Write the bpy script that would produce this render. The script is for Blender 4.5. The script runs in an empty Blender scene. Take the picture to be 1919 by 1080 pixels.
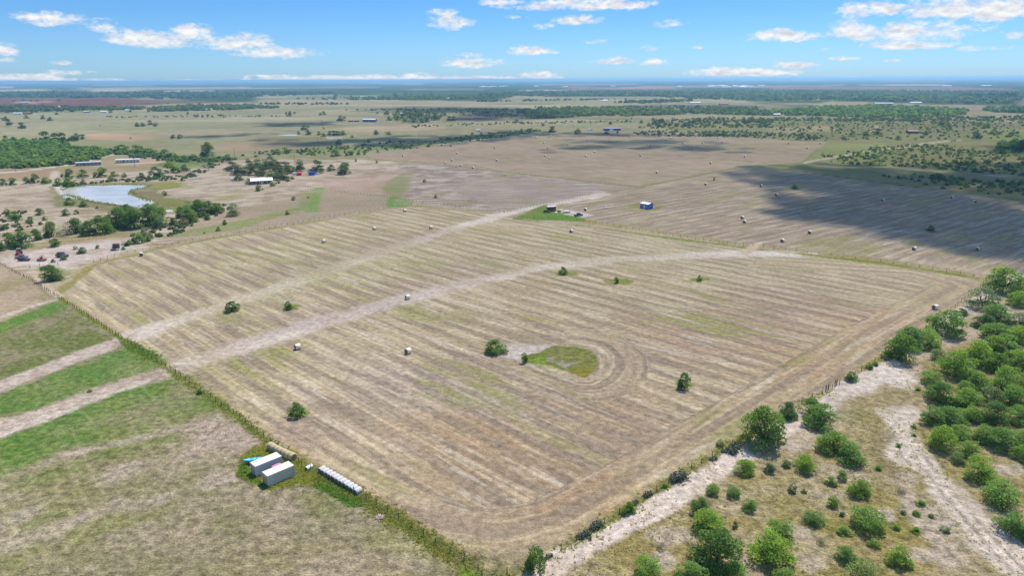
import bpy, math, random
import numpy as np
R = math.radians
SC = bpy.context.scene
COL = SC.collection
random.seed(7)

# ------------------------------------------------------------------ camera, sky, sun, exposure
H = 81.0                                   # drone height above the pasture, metres
FPX, CX, CY = 1279.0, 959.5, 540.0         # focal length and centre of the 1919 x 1080 survey frame
PITCH = math.atan((CY - 147.7) / FPX)
ROLL = math.atan(8.5 / 1900)
cam = bpy.data.cameras.new("camera")
cam.sensor_width = 36.0
cam.lens = 36.0 * FPX / 1919.0
cam.clip_start = 1.0
cam.clip_end = 120000.0
cam_ob = bpy.data.objects.new("camera", cam)
COL.objects.link(cam_ob)
SC.camera = cam_ob
from mathutils import Matrix, Vector
cam_ob.matrix_world = (Matrix.Translation((0, 0, H)) @ Matrix.Rotation(R(90) - PITCH, 4, 'X')
                       @ Matrix.Rotation(-ROLL, 4, 'Z'))

SUN_EL, SUN_AZ = 60.0, 32.0                # azimuth measured from +Y towards +X
SUN_DIR = Vector((math.sin(R(SUN_AZ)) * math.cos(R(SUN_EL)), math.cos(R(SUN_AZ)) * math.cos(R(SUN_EL)), math.sin(R(SUN_EL))))
sun = bpy.data.lights.new("sun", 'SUN')
sun.energy = 4.3
sun.angle = R(0.53)
sun.color = (1.0, 0.94, 0.84)
sun_ob = bpy.data.objects.new("sun", sun)
sun_ob.rotation_euler = (-SUN_DIR).to_track_quat('-Z', 'Y').to_euler()
sun_ob.location = (0, 0, 3000)
COL.objects.link(sun_ob)

SC.view_settings.view_transform = 'Standard'
SC.view_settings.look = 'None'
SC.view_settings.exposure = 0.6
EXPO = 2 ** 0.6
SC.view_settings.gamma = 1.0
SC.cycles.max_bounces = 6
SC.cycles.diffuse_bounces = 3
SC.cycles.transparent_max_bounces = 24
SC.cycles.volume_bounces = 0
SC.cycles.sample_clamp_indirect = 6.0


def ray(px, py):
    """direction through a survey-frame pixel"""
    x = (px - CX) / FPX
    y = -(py - CY) / FPX
    c, s = math.cos(ROLL), math.sin(ROLL)
    x, y = c * x + s * y, -s * x + c * y
    return (x, math.cos(PITCH) + y * math.sin(PITCH), -math.sin(PITCH) + y * math.cos(PITCH))


def G(px, py):
    d = ray(px, py)
    t = -H / d[2]
    return (d[0] * t, d[1] * t)


def depth(p):
    return p[1] * math.cos(PITCH) + H * math.sin(PITCH)


def mpp(p):
    """metres per survey pixel, across, at a ground point"""
    return depth(p) / FPX


# ------------------------------------------------------------------ node helpers
class NT:
    def __init__(self, tree):
        self.t = tree
        self.n = tree.nodes
        self.l = tree.links

    def new(self, kind, **kw):
        nd = self.n.new(kind)
        for k, v in kw.items():
            setattr(nd, k, v)
        return nd

    def put(self, sock, v):
        if hasattr(v, 'is_output') or isinstance(v, bpy.types.NodeSocket):
            self.l.new(v, sock)
        elif v is not None:
            if isinstance(v, (tuple, list)) and sock.type == 'RGBA' and len(v) == 3:
                v = (*v, 1)
            sock.default_value = v

    def math(self, op, a, b=None, c=None, clamp=False):
        nd = self.new('ShaderNodeMath', operation=op)
        nd.use_clamp = clamp
        self.put(nd.inputs[0], a)
        if b is not None: self.put(nd.inputs[1], b)
        if c is not None: self.put(nd.inputs[2], c)
        return nd.outputs[0]

    def vm(self, op, a, b=None):
        nd = self.new('ShaderNodeVectorMath', operation=op)
        self.put(nd.inputs[0], a)
        if b is not None: self.put(nd.inputs[1], b)
        return nd.outputs['Value'] if op in ('DOT_PRODUCT', 'LENGTH') else nd.outputs['Vector']

    def step(self, v, lo, hi, a=0.0, b=1.0):
        nd = self.new('ShaderNodeMapRange', interpolation_type='SMOOTHSTEP')
        self.put(nd.inputs[0], v)
        nd.inputs[1].default_value, nd.inputs[2].default_value = lo, hi
        nd.inputs[3].default_value, nd.inputs[4].default_value = a, b
        return nd.outputs[0]

    def lin(self, v, lo, hi, a=0.0, b=1.0):
        nd = self.new('ShaderNodeMapRange')
        self.put(nd.inputs[0], v)
        nd.inputs[1].default_value, nd.inputs[2].default_value = lo, hi
        nd.inputs[3].default_value, nd.inputs[4].default_value = a, b
        return nd.outputs[0]

    def mix(self, f, a, b, mode='MIX'):
        nd = self.new('ShaderNodeMix', data_type='RGBA', blend_type=mode)
        self.put(nd.inputs[0], f)
        self.put(nd.inputs[6], a)
        self.put(nd.inputs[7], b)
        return nd.outputs[2]

    def noise(self, vec, scale, detail=3.0, rough=0.5, dim='3D', distort=0.0):
        nd = self.new('ShaderNodeTexNoise', noise_dimensions=dim)
        self.put(nd.inputs['Vector'], vec)
        nd.inputs['Scale'].default_value = scale
        nd.inputs['Detail'].default_value = detail
        nd.inputs['Roughness'].default_value = rough
        nd.inputs['Distortion'].default_value = distort
        return nd.outputs['Fac']

    def attr(self, name):
        nd = self.new('ShaderNodeAttribute', attribute_name=name)
        return nd

    def comb(self, x, y, z=0.0):
        nd = self.new('ShaderNodeCombineXYZ')
        self.put(nd.inputs[0], x); self.put(nd.inputs[1], y); self.put(nd.inputs[2], z)
        return nd.outputs[0]

    def sep(self, v):
        nd = self.new('ShaderNodeSeparateXYZ')
        self.put(nd.inputs[0], v)
        return nd.outputs


def lin(c):
    return tuple((x / 255 / 12.92) if x / 255 <= 0.04045 else ((x / 255 + 0.055) / 1.055) ** 2.4 for x in c)


KR, KG, KB = 1.46, 1.50, 1.54               # picture value of a lit white surface: turns a seen colour into an albedo


def C(r, g, b):
    l = lin((r, g, b))
    return (l[0] / KR, l[1] / KG, l[2] / KB)


# ------------------------------------------------------------------ world: Nishita sky with a field of cumulus
W = bpy.data.worlds.new("World")
SC.world = W
W.use_nodes = True
W.node_tree.nodes.clear()
w = NT(W.node_tree)
sky = w.new('ShaderNodeTexSky', sky_type='NISHITA')
sky.sun_disc = False
sky.sun_elevation = R(SUN_EL)
sky.sun_rotation = R(SUN_AZ)
sky.altitude = 100
sky.air_density = 1.0
sky.dust_density = 0.3
sky.ozone_density = 2.0
SKY_STRENGTH = 0.15
tc = w.new('ShaderNodeTexCoord')
dx, dy, dz = w.sep(tc.outputs['Generated'])
az = w.math('MULTIPLY', w.math('ARCTAN2', dx, dy), 180 / math.pi)
el = w.math('MULTIPLY', w.math('ARCSINE', dz), 180 / math.pi)
ae = w.comb(az, el, 0.0)


def azel(px, py):
    d = Vector(ray(px, py)).normalized()
    return math.degrees(math.atan2(d.x, d.y)), math.degrees(math.asin(d.z))


# x, y, half width, half height (survey pixels), weight
CLOUDS = [(300, 75, 95, 26, 1), (360, 66, 60, 20, 1), (440, 82, 90, 26, 1), (520, 100, 95, 17, 1), (130, 40, 80, 17, .72), (60, 32, 60, 12, .62),
          (180, 50, 45, 14, .62), (15, 95, 28, 16, .8), (10, 113, 35, 7, .6), (118, 118, 22, 6, .65), (128, 136, 52, 7, .7),
          (40, 145, 95, 11, 1.25), (140, 151, 110, 7, 1.2), (340, 151, 130, 3, .8),
          (842, 43, 48, 20, 1), (838, 24, 45, 9, .7), (885, 119, 66, 15, 1), (1000, 97, 50, 12, 1), (1090, 10, 165, 16, 1), (950, 4, 70, 10, .8),
          (1090, 38, 58, 13, .75), (1020, 52, 25, 8, .5), (965, 32, 22, 6, .5), (1118, 78, 24, 8, .8), (1150, 114, 52, 10, 1), (1225, 118, 32, 8, .75),
          (1213, 92, 25, 7, .55), (1252, 46, 30, 10, .5), (710, 147, 170, 9, 1.35), (590, 147, 150, 7, 1.2), (900, 148, 150, 8, 1.3), (1010, 144, 55, 11, 1.2), (760, 142, 70, 5, .9), (500, 142, 70, 3, .7),
          (800, 139, 30, 5, .5), (880, 103, 25, 6, .6), (480, 148, 60, 4, .6),
          (1470, 68, 70, 17, 1), (1700, 62, 150, 28, 1), (1610, 58, 65, 24, 1), (1690, 86, 100, 12, .9), (1850, 90, 66, 8, .8), (1905, 68, 22, 10, .8),
          (1640, 18, 85, 22, 1), (1760, 16, 110, 30, 1), (1870, 18, 110, 32, 1), (1340, 136, 80, 11, 1.15), (1420, 137, 85, 9, 1.1), (1488, 122, 45, 9, .85),
          (1580, 109, 38, 6, .8), (1680, 113, 20, 5, .6), (1590, 144, 20, 4, .7), (1310, 88, 14, 6, .6), (1540, 94, 20, 6, .5), (1330, 147, 50, 4, .6)]
M = None
for (x, y, hw, hh, wt) in CLOUDS:
    a0, e0 = azel(x, y)
    a1, _ = azel(x + hw, y)
    _, e1 = azel(x, y - hh)
    d = w.vm('SUBTRACT', ae, (a0, e0, 0))
    iw, ih = 1 / (a1 - a0), 1 / (e1 - e0)
    d = w.vm('MAXIMUM', w.vm('MULTIPLY', d, (iw, ih, 0)), w.vm('MULTIPLY', d, (-iw, -ih * 1.5, 0)))
    m = w.math('SUBTRACT', wt, w.math('MULTIPLY', w.vm('DOT_PRODUCT', d, d), wt))
    M = m if M is None else w.math('MAXIMUM', M, m)
M = w.math('MAXIMUM', M, -1.2)
# perspective: cloud grain shrinks towards the horizon
grain = w.math('ADD', 0.75, w.math('DIVIDE', 1.3, w.math('MAXIMUM', el, 0.6)))
def cl_noise(off, sc_, det, seed):
    v = w.vm('ADD', w.comb(az, w.math('MULTIPLY', w.math('ADD', el, off), 2.1), 0.0), (seed, seed * .7, 0))
    return w.noise(v, sc_, det, 0.6, '3D', 0.35)
n0 = cl_noise(0.0, 0.42, 8, 3.1)
nf = cl_noise(0.0, 1.7, 6, 11.0)
nup = cl_noise(0.28, 0.75, 5, 7.0)
n1 = cl_noise(0.0, 0.75, 5, 7.0)
dens = w.math('ADD', w.math('MULTIPLY', M, 0.85), w.math('ADD', w.math('MULTIPLY', w.math('SUBTRACT', n0, 0.52), 3.0), w.math('MULTIPLY', w.math('SUBTRACT', nf, 0.5), 1.7)))
alpha = w.step(dens, -0.12, 0.95)
shade = w.math('ADD', 0.60, w.math('MULTIPLY', w.math('SUBTRACT', n1, nup), 3.2), clamp=True)
core = w.step(dens, 0.5, 1.6)
bright = w.math('ADD', w.math('MULTIPLY', shade, 0.30), 0.70)
bright = w.math('SUBTRACT', bright, w.math('MULTIPLY', core, 0.05))
CW = 0.97 / SKY_STRENGTH / EXPO
ccol = w.mix(shade, (0.58 * CW, 0.64 * CW, 0.75 * CW), (1.0 * CW, 1.0 * CW, 1.0 * CW))
ccol = w.mix(core, w.mix(0.25, ccol, (1.0 * CW, 1.0 * CW, 1.0 * CW)), ccol)
# the sky itself: a little deeper blue than the model gives
low = w.mix(w.step(el, -1.0, 6.5), (0.25, 0.42, 0.72), (0.165, 0.335, 0.575))
skc = w.mix(1.0, sky.outputs[0], w.mix(w.step(el, 7.0, 26.0), low, (0.95, 1.0, 1.02)), 'MULTIPLY')
bg = w.new('ShaderNodeBackground')
w.l.new(w.mix(alpha, skc, ccol), bg.inputs[0])
bg.inputs[1].default_value = SKY_STRENGTH
W.cycles.sampling_method = 'MANUAL'
W.cycles.sample_map_resolution = 256
wo = w.new('ShaderNodeOutputWorld')
w.l.new(bg.outputs[0], wo.inputs[0])


# ------------------------------------------------------------------ numpy noise
def _hash(ix, iy, seed):
    h = (ix.astype(np.int64) * 374761393 + iy.astype(np.int64) * 668265263 + seed * 974634777) & 0x7fffffff
    h = ((h ^ (h >> 13)) * 1274126177) & 0x7fffffff
    return ((h ^ (h >> 16)) & 0xffff) / 65535.0


def vnoise(x, y, seed=0):
    ix, iy = np.floor(x), np.floor(y)
    fx, fy = x - ix, y - iy
    fx = fx * fx * (3 - 2 * fx); fy = fy * fy * (3 - 2 * fy)
    a, b = _hash(ix, iy, seed), _hash(ix + 1, iy, seed)
    c, d = _hash(ix, iy + 1, seed), _hash(ix + 1, iy + 1, seed)
    return (a * (1 - fx) + b * fx) * (1 - fy) + (c * (1 - fx) + d * fx) * fy


def fbm(x, y, sc, oct=4, seed=0):
    """-1..1"""
    s, a, tot = 0, 1.0, 0
    f = 1.0 / sc
    for o in range(oct):
        s = s + a * vnoise(x * f + o * 17.3, y * f - o * 9.1, seed + o)
        tot += a
        a *= 0.55
        f *= 2.03
    return (s / tot - 0.5) * 2.6


def poly_sd(X, Y, P):
    """signed distance to a polygon, negative inside"""
    P = np.asarray(P, float)
    d2 = np.full(X.shape, 1e18)
    inside = np.zeros(X.shape, bool)
    n = len(P)
    for i in range(n):
        ax, ay = P[i]
        bx, by = P[(i + 1) % n]
        ex, ey = bx - ax, by - ay
        wx, wy = X - ax, Y - ay
        t = np.clip((wx * ex + wy * ey) / (ex * ex + ey * ey + 1e-9), 0, 1)
        d2 = np.minimum(d2, (wx - t * ex) ** 2 + (wy - t * ey) ** 2)
        cond = (ay > Y) != (by > Y)
        xi = ax + (Y - ay) * ex / (ey if abs(ey) > 1e-9 else 1e-9)
        inside ^= cond & (X < xi)
    d = np.sqrt(d2)
    return np.where(inside, -d, d)


def line_d(X, Y, P):
    d2 = np.full(X.shape, 1e18)
    for (ax, ay), (bx, by) in zip(P[:-1], P[1:]):
        ex, ey = bx - ax, by - ay
        wx, wy = X - ax, Y - ay
        t = np.clip((wx * ex + wy * ey) / (ex * ex + ey * ey + 1e-9), 0, 1)
        d2 = np.minimum(d2, (wx - t * ex) ** 2 + (wy - t * ey) ** 2)
    return np.sqrt(d2)


def gp(*pts):
    return [G(*p) for p in pts]


# ------------------------------------------------------------------ ground sheet: a fan of quads, fine where the place is detailed
th = np.concatenate([np.linspace(60, 42, 8, endpoint=False), np.arange(42, 0.16, -0.075), [0.145, 0.13, 0.116]])
azs = np.concatenate([np.arange(-180, -60, 10), np.arange(-60, -47, 1.0), np.arange(-47, 47, 0.095), np.arange(47, 60, 1.0), np.arange(60, 180, 10)])
rr = H / np.tan(np.radians(th))
nA, nR = len(azs), len(rr)
AZ, RR = np.meshgrid(np.radians(azs), rr)
X = np.append((RR * np.sin(AZ)).ravel(), 0.0)
Y = np.append((RR * np.cos(AZ)).ravel(), 0.0)
N = len(X)
RD = np.hypot(X, Y)
base = np.zeros((N, 3)); alt = np.zeros((N, 3)); st = np.zeros((N, 3)); gr = np.zeros(N)
st[:, 0] = X; st[:, 1] = Y


def region(idx, m, b=None, a=None, k=None, g=None, s=None, t=None):
    mm = m[:, None]
    if b is not None:
        base[idx] = base[idx] * (1 - mm) + np.array(b) * mm
        alt[idx] = alt[idx] * (1 - mm) + np.array(a if a is not None else b) * mm
    if k is not None: st[idx, 2] = st[idx, 2] * (1 - m) + k * m
    if g is not None: gr[idx] = gr[idx] * (1 - m) + g * m
    if s is not None:
        h = m > 0.5
        st[idx[h], 0] = s[h]; st[idx[h], 1] = t[h]


def near(P, mar):
    P = np.asarray(P)
    lo, hi = P.min(0) - mar, P.max(0) + mar
    return np.nonzero((X > lo[0]) & (X < hi[0]) & (Y > lo[1]) & (Y < hi[1]))[0]


_seed = [0]
def paint(pts, b, a=None, soft=2.0, warp=2.0, wsc=10.0, amt=1.0, k=None, g=None, rot=None, world=False):
    P = pts if world else gp(*pts)
    idx = near(P, soft + 2.5 * warp)
    if len(idx) == 0: return
    x, y = X[idx], Y[idx]
    _seed[0] += 5
    sd = poly_sd(x, y, P) + warp * fbm(x, y, wsc, 4, _seed[0])
    m = np.clip(0.5 - sd / soft, 0, 1)
    m = m * m * (3 - 2 * m) * amt
    s = t = None
    if rot is not None:
        c_, s_ = math.cos(R(rot)), math.sin(R(rot))
        t = x * c_ + y * s_; s = -x * s_ + y * c_
    region(idx, m, b, a, k, g, s, t)


def stroke(pts, width, b, a=None, soft=1.5, warp=1.2, wsc=9.0, amt=1.0, k=None, g=None, gaps=0.0, world=False):
    P = pts if world else gp(*pts)
    idx = near(P, width + soft + 2.5 * warp)
    if len(idx) == 0: return
    x, y = X[idx], Y[idx]
    _seed[0] += 5
    sd = line_d(x, y, P) - width / 2 + warp * fbm(x, y, wsc, 4, _seed[0])
    m = np.clip(0.5 - sd / soft, 0, 1)
    if gaps: m = m * np.clip(0.5 + (fbm(x, y, wsc * 2.2, 3, _seed[0] + 2) + (0.5 - gaps)) * 2.5, 0, 1)
    region(idx, m * m * (3 - 2 * m) * amt, b, a, k, g)


# ---- palette (as seen in sun; C() takes the light back out)
HAY = C(178, 160, 134); HAY2 = C(190, 174, 150)
DRY = C(162, 148, 100); DRY2 = C(176, 162, 130)
SAND = C(226, 212, 200); SAND2 = C(206, 192, 178)
PAST = C(150, 142, 110); PAST2 = C(168, 154, 132)
MID = C(174, 162, 128); MID2 = C(148, 144, 108)
GRN = C(104, 132, 62); GRN2 = C(128, 142, 78)
LUSH = C(84, 128, 44); LUSH2 = C(108, 140, 58)
WEED = C(136, 138, 58); WEED2 = C(112, 132, 52)
PINK = C(208, 188, 168); PINK2 = C(212, 194, 176)
MAUV = C(158, 142, 128); MAUV2 = C(190, 176, 164)
WOOD = C(62, 92, 58); WOOD2 = C(80, 106, 66)
RED = C(122, 84, 74)

# ---- far country: fields and brush, patchwork that grows coarser with distance
base[:] = DRY; alt[:] = DRY2; gr[:] = 0.6
f_mid = np.clip((RD - 520) / 120, 0, 1)
region(np.arange(N), f_mid, MID, MID2, 0.0, 0.25)
fx = np.nonzero(RD > 1500)[0]
x, y = X[fx], Y[fx]
pa = fbm(x, y * 1.0, 1500, 4, 301)
pb = fbm(x + 900, y, 420, 4, 311)
brush = np.clip((pa * 0.9 + pb * 0.5 + 0.25 + np.clip((y - 2200) / 5000, -0.3, 0.55)) * 3.0, 0, 1) * np.clip((RD[fx] - 1900) / 900, 0, 1)
region(fx, brush, WOOD, WOOD2, 0.0, 0.2)
pc = fbm(x - 500, y, 2600, 3, 321)
region(fx, np.clip((pc - 0.45) * 5, 0, 1) * np.clip((RD[fx] - 3500) / 1500, 0, 1) * .9, C(190, 172, 150), C(176, 166, 132))
region(fx, np.clip((fbm(x, y + 4000, 1900, 3, 341) - 0.62) * 8, 0, 1) * np.clip((RD[fx] - 3500) / 1500, 0, 1) * .9, C(150, 112, 100), C(176, 140, 124))

# ---- middle distance
paint([(0, 214), (250, 206), (520, 211), (700, 222), (900, 238), (1000, 250), (900, 262), (700, 290), (560, 285), (400, 290), (230, 292), (120, 274), (0, 266)], C(170, 164, 132), C(152, 148, 114), 30, 25, 120, k=0, g=.25)
paint([(0, 262), (120, 270), (230, 288), (420, 287), (430, 278), (240, 268), (120, 258), (0, 252)], C(150, 148, 108), C(160, 156, 120), 25, 25, 90)
paint([(600, 232), (720, 240), (900, 226), (1200, 232), (1010, 248), (800, 262), (640, 272), (540, 262)], C(170, 162, 126), C(152, 148, 112), 25, 20, 100)
paint([(155, 262), (160, 250), (260, 251), (300, 258), (250, 263)], C(196, 160, 128), C(186, 164, 136), 14, 16, 60)
paint([(270, 250), (430, 246), (560, 250), (420, 254), (300, 258)], C(182, 162, 136), None, 14, 16, 60, .7)
paint([(390, 272), (480, 262), (560, 268), (560, 278), (440, 284)], C(184, 152, 128), C(168, 152, 122), 14, 16, 50, .8)
paint([(640, 238), (800, 232), (840, 240), (760, 246), (650, 246)], C(190, 166, 140), C(182, 168, 134), 12, 10, 60, .9)
paint([(480, 258), (600, 257), (640, 272), (520, 279), (470, 275)], C(118, 112, 88), C(128, 120, 96), 16, 12, 60, .6)  # dark patch: cloud shade painted into the ground colour
paint([(640, 197), (900, 196), (1000, 197), (960, 203), (640, 203)], C(160, 150, 122), C(150, 146, 112), 60, 40, 200)
# pasture beyond with a pale straw band
paint([(480, 187), (700, 186), (1000, 191), (960, 197), (620, 199), (480, 196)], C(190, 172, 140), C(170, 162, 128), 60, 50, 250)
paint([(490, 176), (700, 178), (760, 182), (640, 187), (480, 187)], C(140, 148, 116), C(160, 156, 124), 70, 60, 250)
paint([(960, 180), (1200, 181), (1380, 183), (1430, 200), (1250, 201), (1000, 203), (900, 197)], C(182, 172, 136), C(164, 156, 122), 50, 40, 160)
paint([(1400, 204), (1250, 192), (1380, 190), (1480, 200)], C(160, 150, 120), None, 40, 30, 120)
paint([(690, 205), (760, 199), (1000, 203), (960, 209), (760, 212), (660, 209)], C(104, 116, 84), C(120, 126, 96), 30, 20, 120, .9)  # far scrub band, its shaded look put into the dark olive
paint([(830, 228), (860, 214), (960, 207), (1060, 212), (1080, 220), (940, 226)], C(128, 118, 100), C(136, 126, 106), 25, 20, 90, .7)  # painted dark where a cloud's shadow lies on the far pasture
for i, (px_, py_, w_, h_, c_) in enumerate([(120, 243, 160, 2, (156, 152, 116)), (330, 226, 150, 2, (178, 170, 138)), (520, 234, 120, 2.5, (146, 142, 110)), (700, 244, 90, 2, (180, 166, 132)), (420, 239, 120, 2, (150, 146, 112)), (560, 222, 140, 1.5, (182, 172, 140)), (980, 240, 120, 2, (178, 164, 128)), (240, 272, 130, 3, (148, 148, 104)), (1100, 226, 120, 2, (184, 172, 134)), (60, 233, 80, 2, (176, 168, 134)), (650, 214, 160, 1.6, (176, 168, 134)), (1480, 228, 90, 2, (150, 152, 106)), (1700, 246, 110, 3, (172, 162, 120)), (1800, 262, 90, 4, (150, 152, 98)), (1600, 256, 60, 2.5, (174, 162, 124)), (800, 256, 80, 1.6, (150, 146, 112)), (300, 216, 120, 1.5, (150, 150, 116)), (860, 198, 200, 1.2, (188, 172, 140)), (1150, 196, 150, 1.2, (176, 164, 126))]):
    paint([(px_ + w_ * math.cos(a_), py_ + h_ * math.sin(a_)) for a_ in np.linspace(0, 6.28, 14, endpoint=False)], C(*c_), None, 40, 30, 90, .75)
rs = random.Random(77)
for i in range(46):
    px_, py_ = rs.uniform(-50, 1960), rs.uniform(152.5, 174)
    if px_ < 500 and py_ > 172: continue
    w_ = rs.uniform(30, 110); h_ = rs.uniform(.12, .35) * (py_ - 147.7) / 8
    c_ = rs.choice([(226, 200, 172), (206, 186, 160), (196, 190, 150), (60, 92, 64), (190, 150, 132)])
    paint([(px_ + w_ * math.cos(a_), py_ + h_ * math.sin(a_)) for a_ in np.linspace(0, 6.28, 14, endpoint=False)], C(*c_), None, 120, 110, 500, 1.0)
for i in range(40):
    px_, py_ = rs.uniform(480, 1960), rs.uniform(178, 236)
    w_ = rs.uniform(50, 150); h_ = rs.uniform(.25, .7) * (py_ - 147.7) / 45
    c_ = rs.choice([(108, 122, 84), (118, 128, 90), (196, 178, 144), (190, 174, 136), (128, 132, 96)])
    paint([(px_ + w_ * math.cos(a_), py_ + h_ * math.sin(a_)) for a_ in np.linspace(0, 6.28, 14, endpoint=False)], C(*c_), None, 40, 36, 140, .8)
# red ploughed land
paint([(-150, 184), (60, 184), (210, 184), (330, 188), (480, 191.5), (330, 194), (240, 198), (140, 202), (-150, 203)], RED, C(134, 96, 84), 40, 25, 200, k=0)
paint([(10, 191), (50, 190), (130, 191), (60, 193.5)], C(186, 166, 146), None, 30, 20, 90, .8)
paint([(240, 199), (420, 193), (520, 194), (480, 198), (300, 199)], C(168, 162, 130), C(178, 164, 138), 30, 20, 160)
paint([(1430, 164), (1600, 162), (1800, 163), (1919, 166), (1919, 170), (1700, 168), (1440, 167)], C(150, 116, 104), C(160, 128, 114), 120, 100, 700)
paint([(1200, 161), (1440, 160), (1560, 161), (1440, 164), (1150, 165)], C(184, 160, 142), None, 150, 120, 700, .8)
# right far band of pasture
paint([(1500, 200), (1560, 189), (1640, 192), (1900, 199), (1990, 206), (1850, 206), (1700, 202), (1560, 204)], C(184, 164, 132), C(172, 160, 126), 40, 30, 120)
paint([(1780, 219), (1810, 210), (1990, 214), (1990, 232), (1840, 232)], C(184, 168, 134), C(166, 158, 122), 25, 20, 90)
paint([(1890, 182), (1990, 186), (1990, 200), (1920, 199)], C(156, 146, 128), None, 60, 30, 150)
# shrub country on the right
paint([(1210, 236), (1330, 222), (1500, 222), (1919, 228), (2100, 240), (2100, 330), (1919, 345), (1700, 325), (1440, 304), (1545, 266), (1400, 258)], C(150, 145, 102), C(134, 136, 92), 12, 12, 50, k=0, g=.6)
paint([(1545, 268), (1660, 270), (1650, 290), (1510, 303)], C(144, 152, 92), C(160, 158, 108), 6, 6, 30)
paint([(1850, 240), (1990, 245), (1990, 262), (1880, 265), (1830, 256)], C(148, 158, 92), C(160, 158, 110), 8, 8, 40, .9)
paint([(1440, 240), (1560, 236), (1560, 246), (1440, 252)], C(176, 164, 122), None, 8, 10, 40, .9)
paint([(1390, 310), (1500, 306), (1700, 324), (2100, 352), (2100, 395), (1919, 378), (1640, 342)], C(138, 138, 92), C(150, 146, 106), 5, 4, 30, k=.15, g=.5, rot=-35)
stroke([(1505, 305), (1560, 295), (1610, 286), (1690, 276), (1730, 269), (1800, 262)], 7, C(206, 188, 164), None, 4, 2.5, 25)
stroke([(1440, 304), (1510, 306), (1620, 313), (1760, 321), (1919, 334), (2050, 345)], 3.5, C(200, 186, 166), None, 3, 1.5, 25, .9, gaps=.1)
stroke([(1640, 236), (1650, 242), (1630, 246)], 8, C(200, 180, 150), None, 6, 3, 25)
stroke([(1720, 216), (1760, 211), (1800, 208)], 20, C(202, 182, 160), None, 16, 14, 60, .8)
# creek-side meadow between the road and far hay field
paint([(480, 292), (640, 282), (830, 274), (890, 268), (1010, 246), (1010, 240), (830, 262), (640, 274), (540, 280)], C(112, 124, 76), C(132, 138, 92), 12, 10, 40, .8)
paint([(560, 294), (700, 282), (880, 268), (860, 264), (690, 276), (560, 286)], C(132, 142, 84), C(154, 156, 100), 10, 8, 40, .9)
stroke([(820, 272), (850, 268), (890, 262), (940, 258), (1010, 250)], 7, C(188, 180, 150), None, 5, 3, 40)
stroke([(870, 240), (960, 234), (1200, 229)], 10, C(176, 164, 128), None, 8, 5, 60, .6)

# ---- far hay field
FAR_HAY = [(690, 297), (705, 288), (760, 280), (880, 266), (1000, 254), (1250, 255), (1548, 266), (1500, 304), (1390, 311), (1195, 350), (950, 322)]
paint(FAR_HAY, C(178, 158, 134), C(166, 146, 122), 4, 2.5, 40, k=.75, g=.15, rot=-39.5)
paint([(1000, 262), (1250, 262), (1540, 268), (1520, 288), (1250, 284), (1000, 280)], C(172, 162, 122), C(164, 150, 122), 20, 12, 50, .7)
stroke([(690, 298), (820, 308), (950, 323), (1195, 351)], 5, C(126, 138, 74), C(140, 140, 80), 4, 1.5, 20)
stroke([(1195, 351), (1290, 333), (1390, 312), (1500, 305)], 4.5, C(132, 134, 80), C(140, 140, 88), 4, 1.5, 20)
stroke([(1150, 288), (1250, 291), (1350, 298), (1440, 307)], 3, C(130, 124, 76), None, 3, 1, 20, .9)

# ---- mauve stony pasture and pink ground round the pond
paint([(-200, 330), (0, 330), (230, 312), (420, 300), (690, 299), (950, 323), (1185, 351), (1050, 380), (950, 400), (780, 384), (600, 412), (430, 438), (300, 465), (180, 492), (100, 540), (0, 490), (-200, 480)], C(206, 189, 168), C(162, 144, 120), 7, 6, 30, k=1.0, g=.45, rot=24)
paint([(735, 306), (830, 309), (950, 325), (1183, 352), (1050, 381), (950, 399), (800, 382), (725, 366), (760, 345), (770, 325)], C(146, 130, 118), C(200, 186, 174), 6, 5, 26, k=1.2, g=.2, rot=-5)
paint([(850, 330), (1000, 336), (1180, 352), (1050, 380), (950, 398), (850, 360)], C(182, 168, 158), C(146, 130, 118), 16, 12, 30, .6, k=.9, rot=12)
paint([(-200, 318), (0, 318), (130, 312), (215, 294), (330, 300), (400, 304), (300, 318), (200, 326), (100, 334), (0, 338), (-200, 340)], C(158, 148, 112), C(176, 156, 128), 7, 5, 30, k=0)
paint([(0, 318), (95, 316), (95, 336), (0, 340)], C(168, 142, 118), None, 8, 4, 30, .8)
paint([(200, 294), (320, 300), (380, 306), (270, 306)], C(188, 160, 136), C(176, 158, 128), 8, 5, 30)
paint([(320, 300), (400, 300), (400, 312), (330, 318), (290, 312)], C(120, 136, 84), C(134, 146, 96), 8, 6, 30)
stroke([(-100, 333), (0, 324), (50, 320), (120, 310), (160, 302), (190, 294), (217, 289)], 6.5, C(214, 204, 182), None, 2.5, .8, 20)
stroke([(101, 342), (104, 322)], 7, C(204, 186, 164), None, 3, 1.2, 12)
stroke([(216, 308), (270, 306), (310, 303)], 5, C(204, 188, 164), None, 3, 1, 12)
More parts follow.
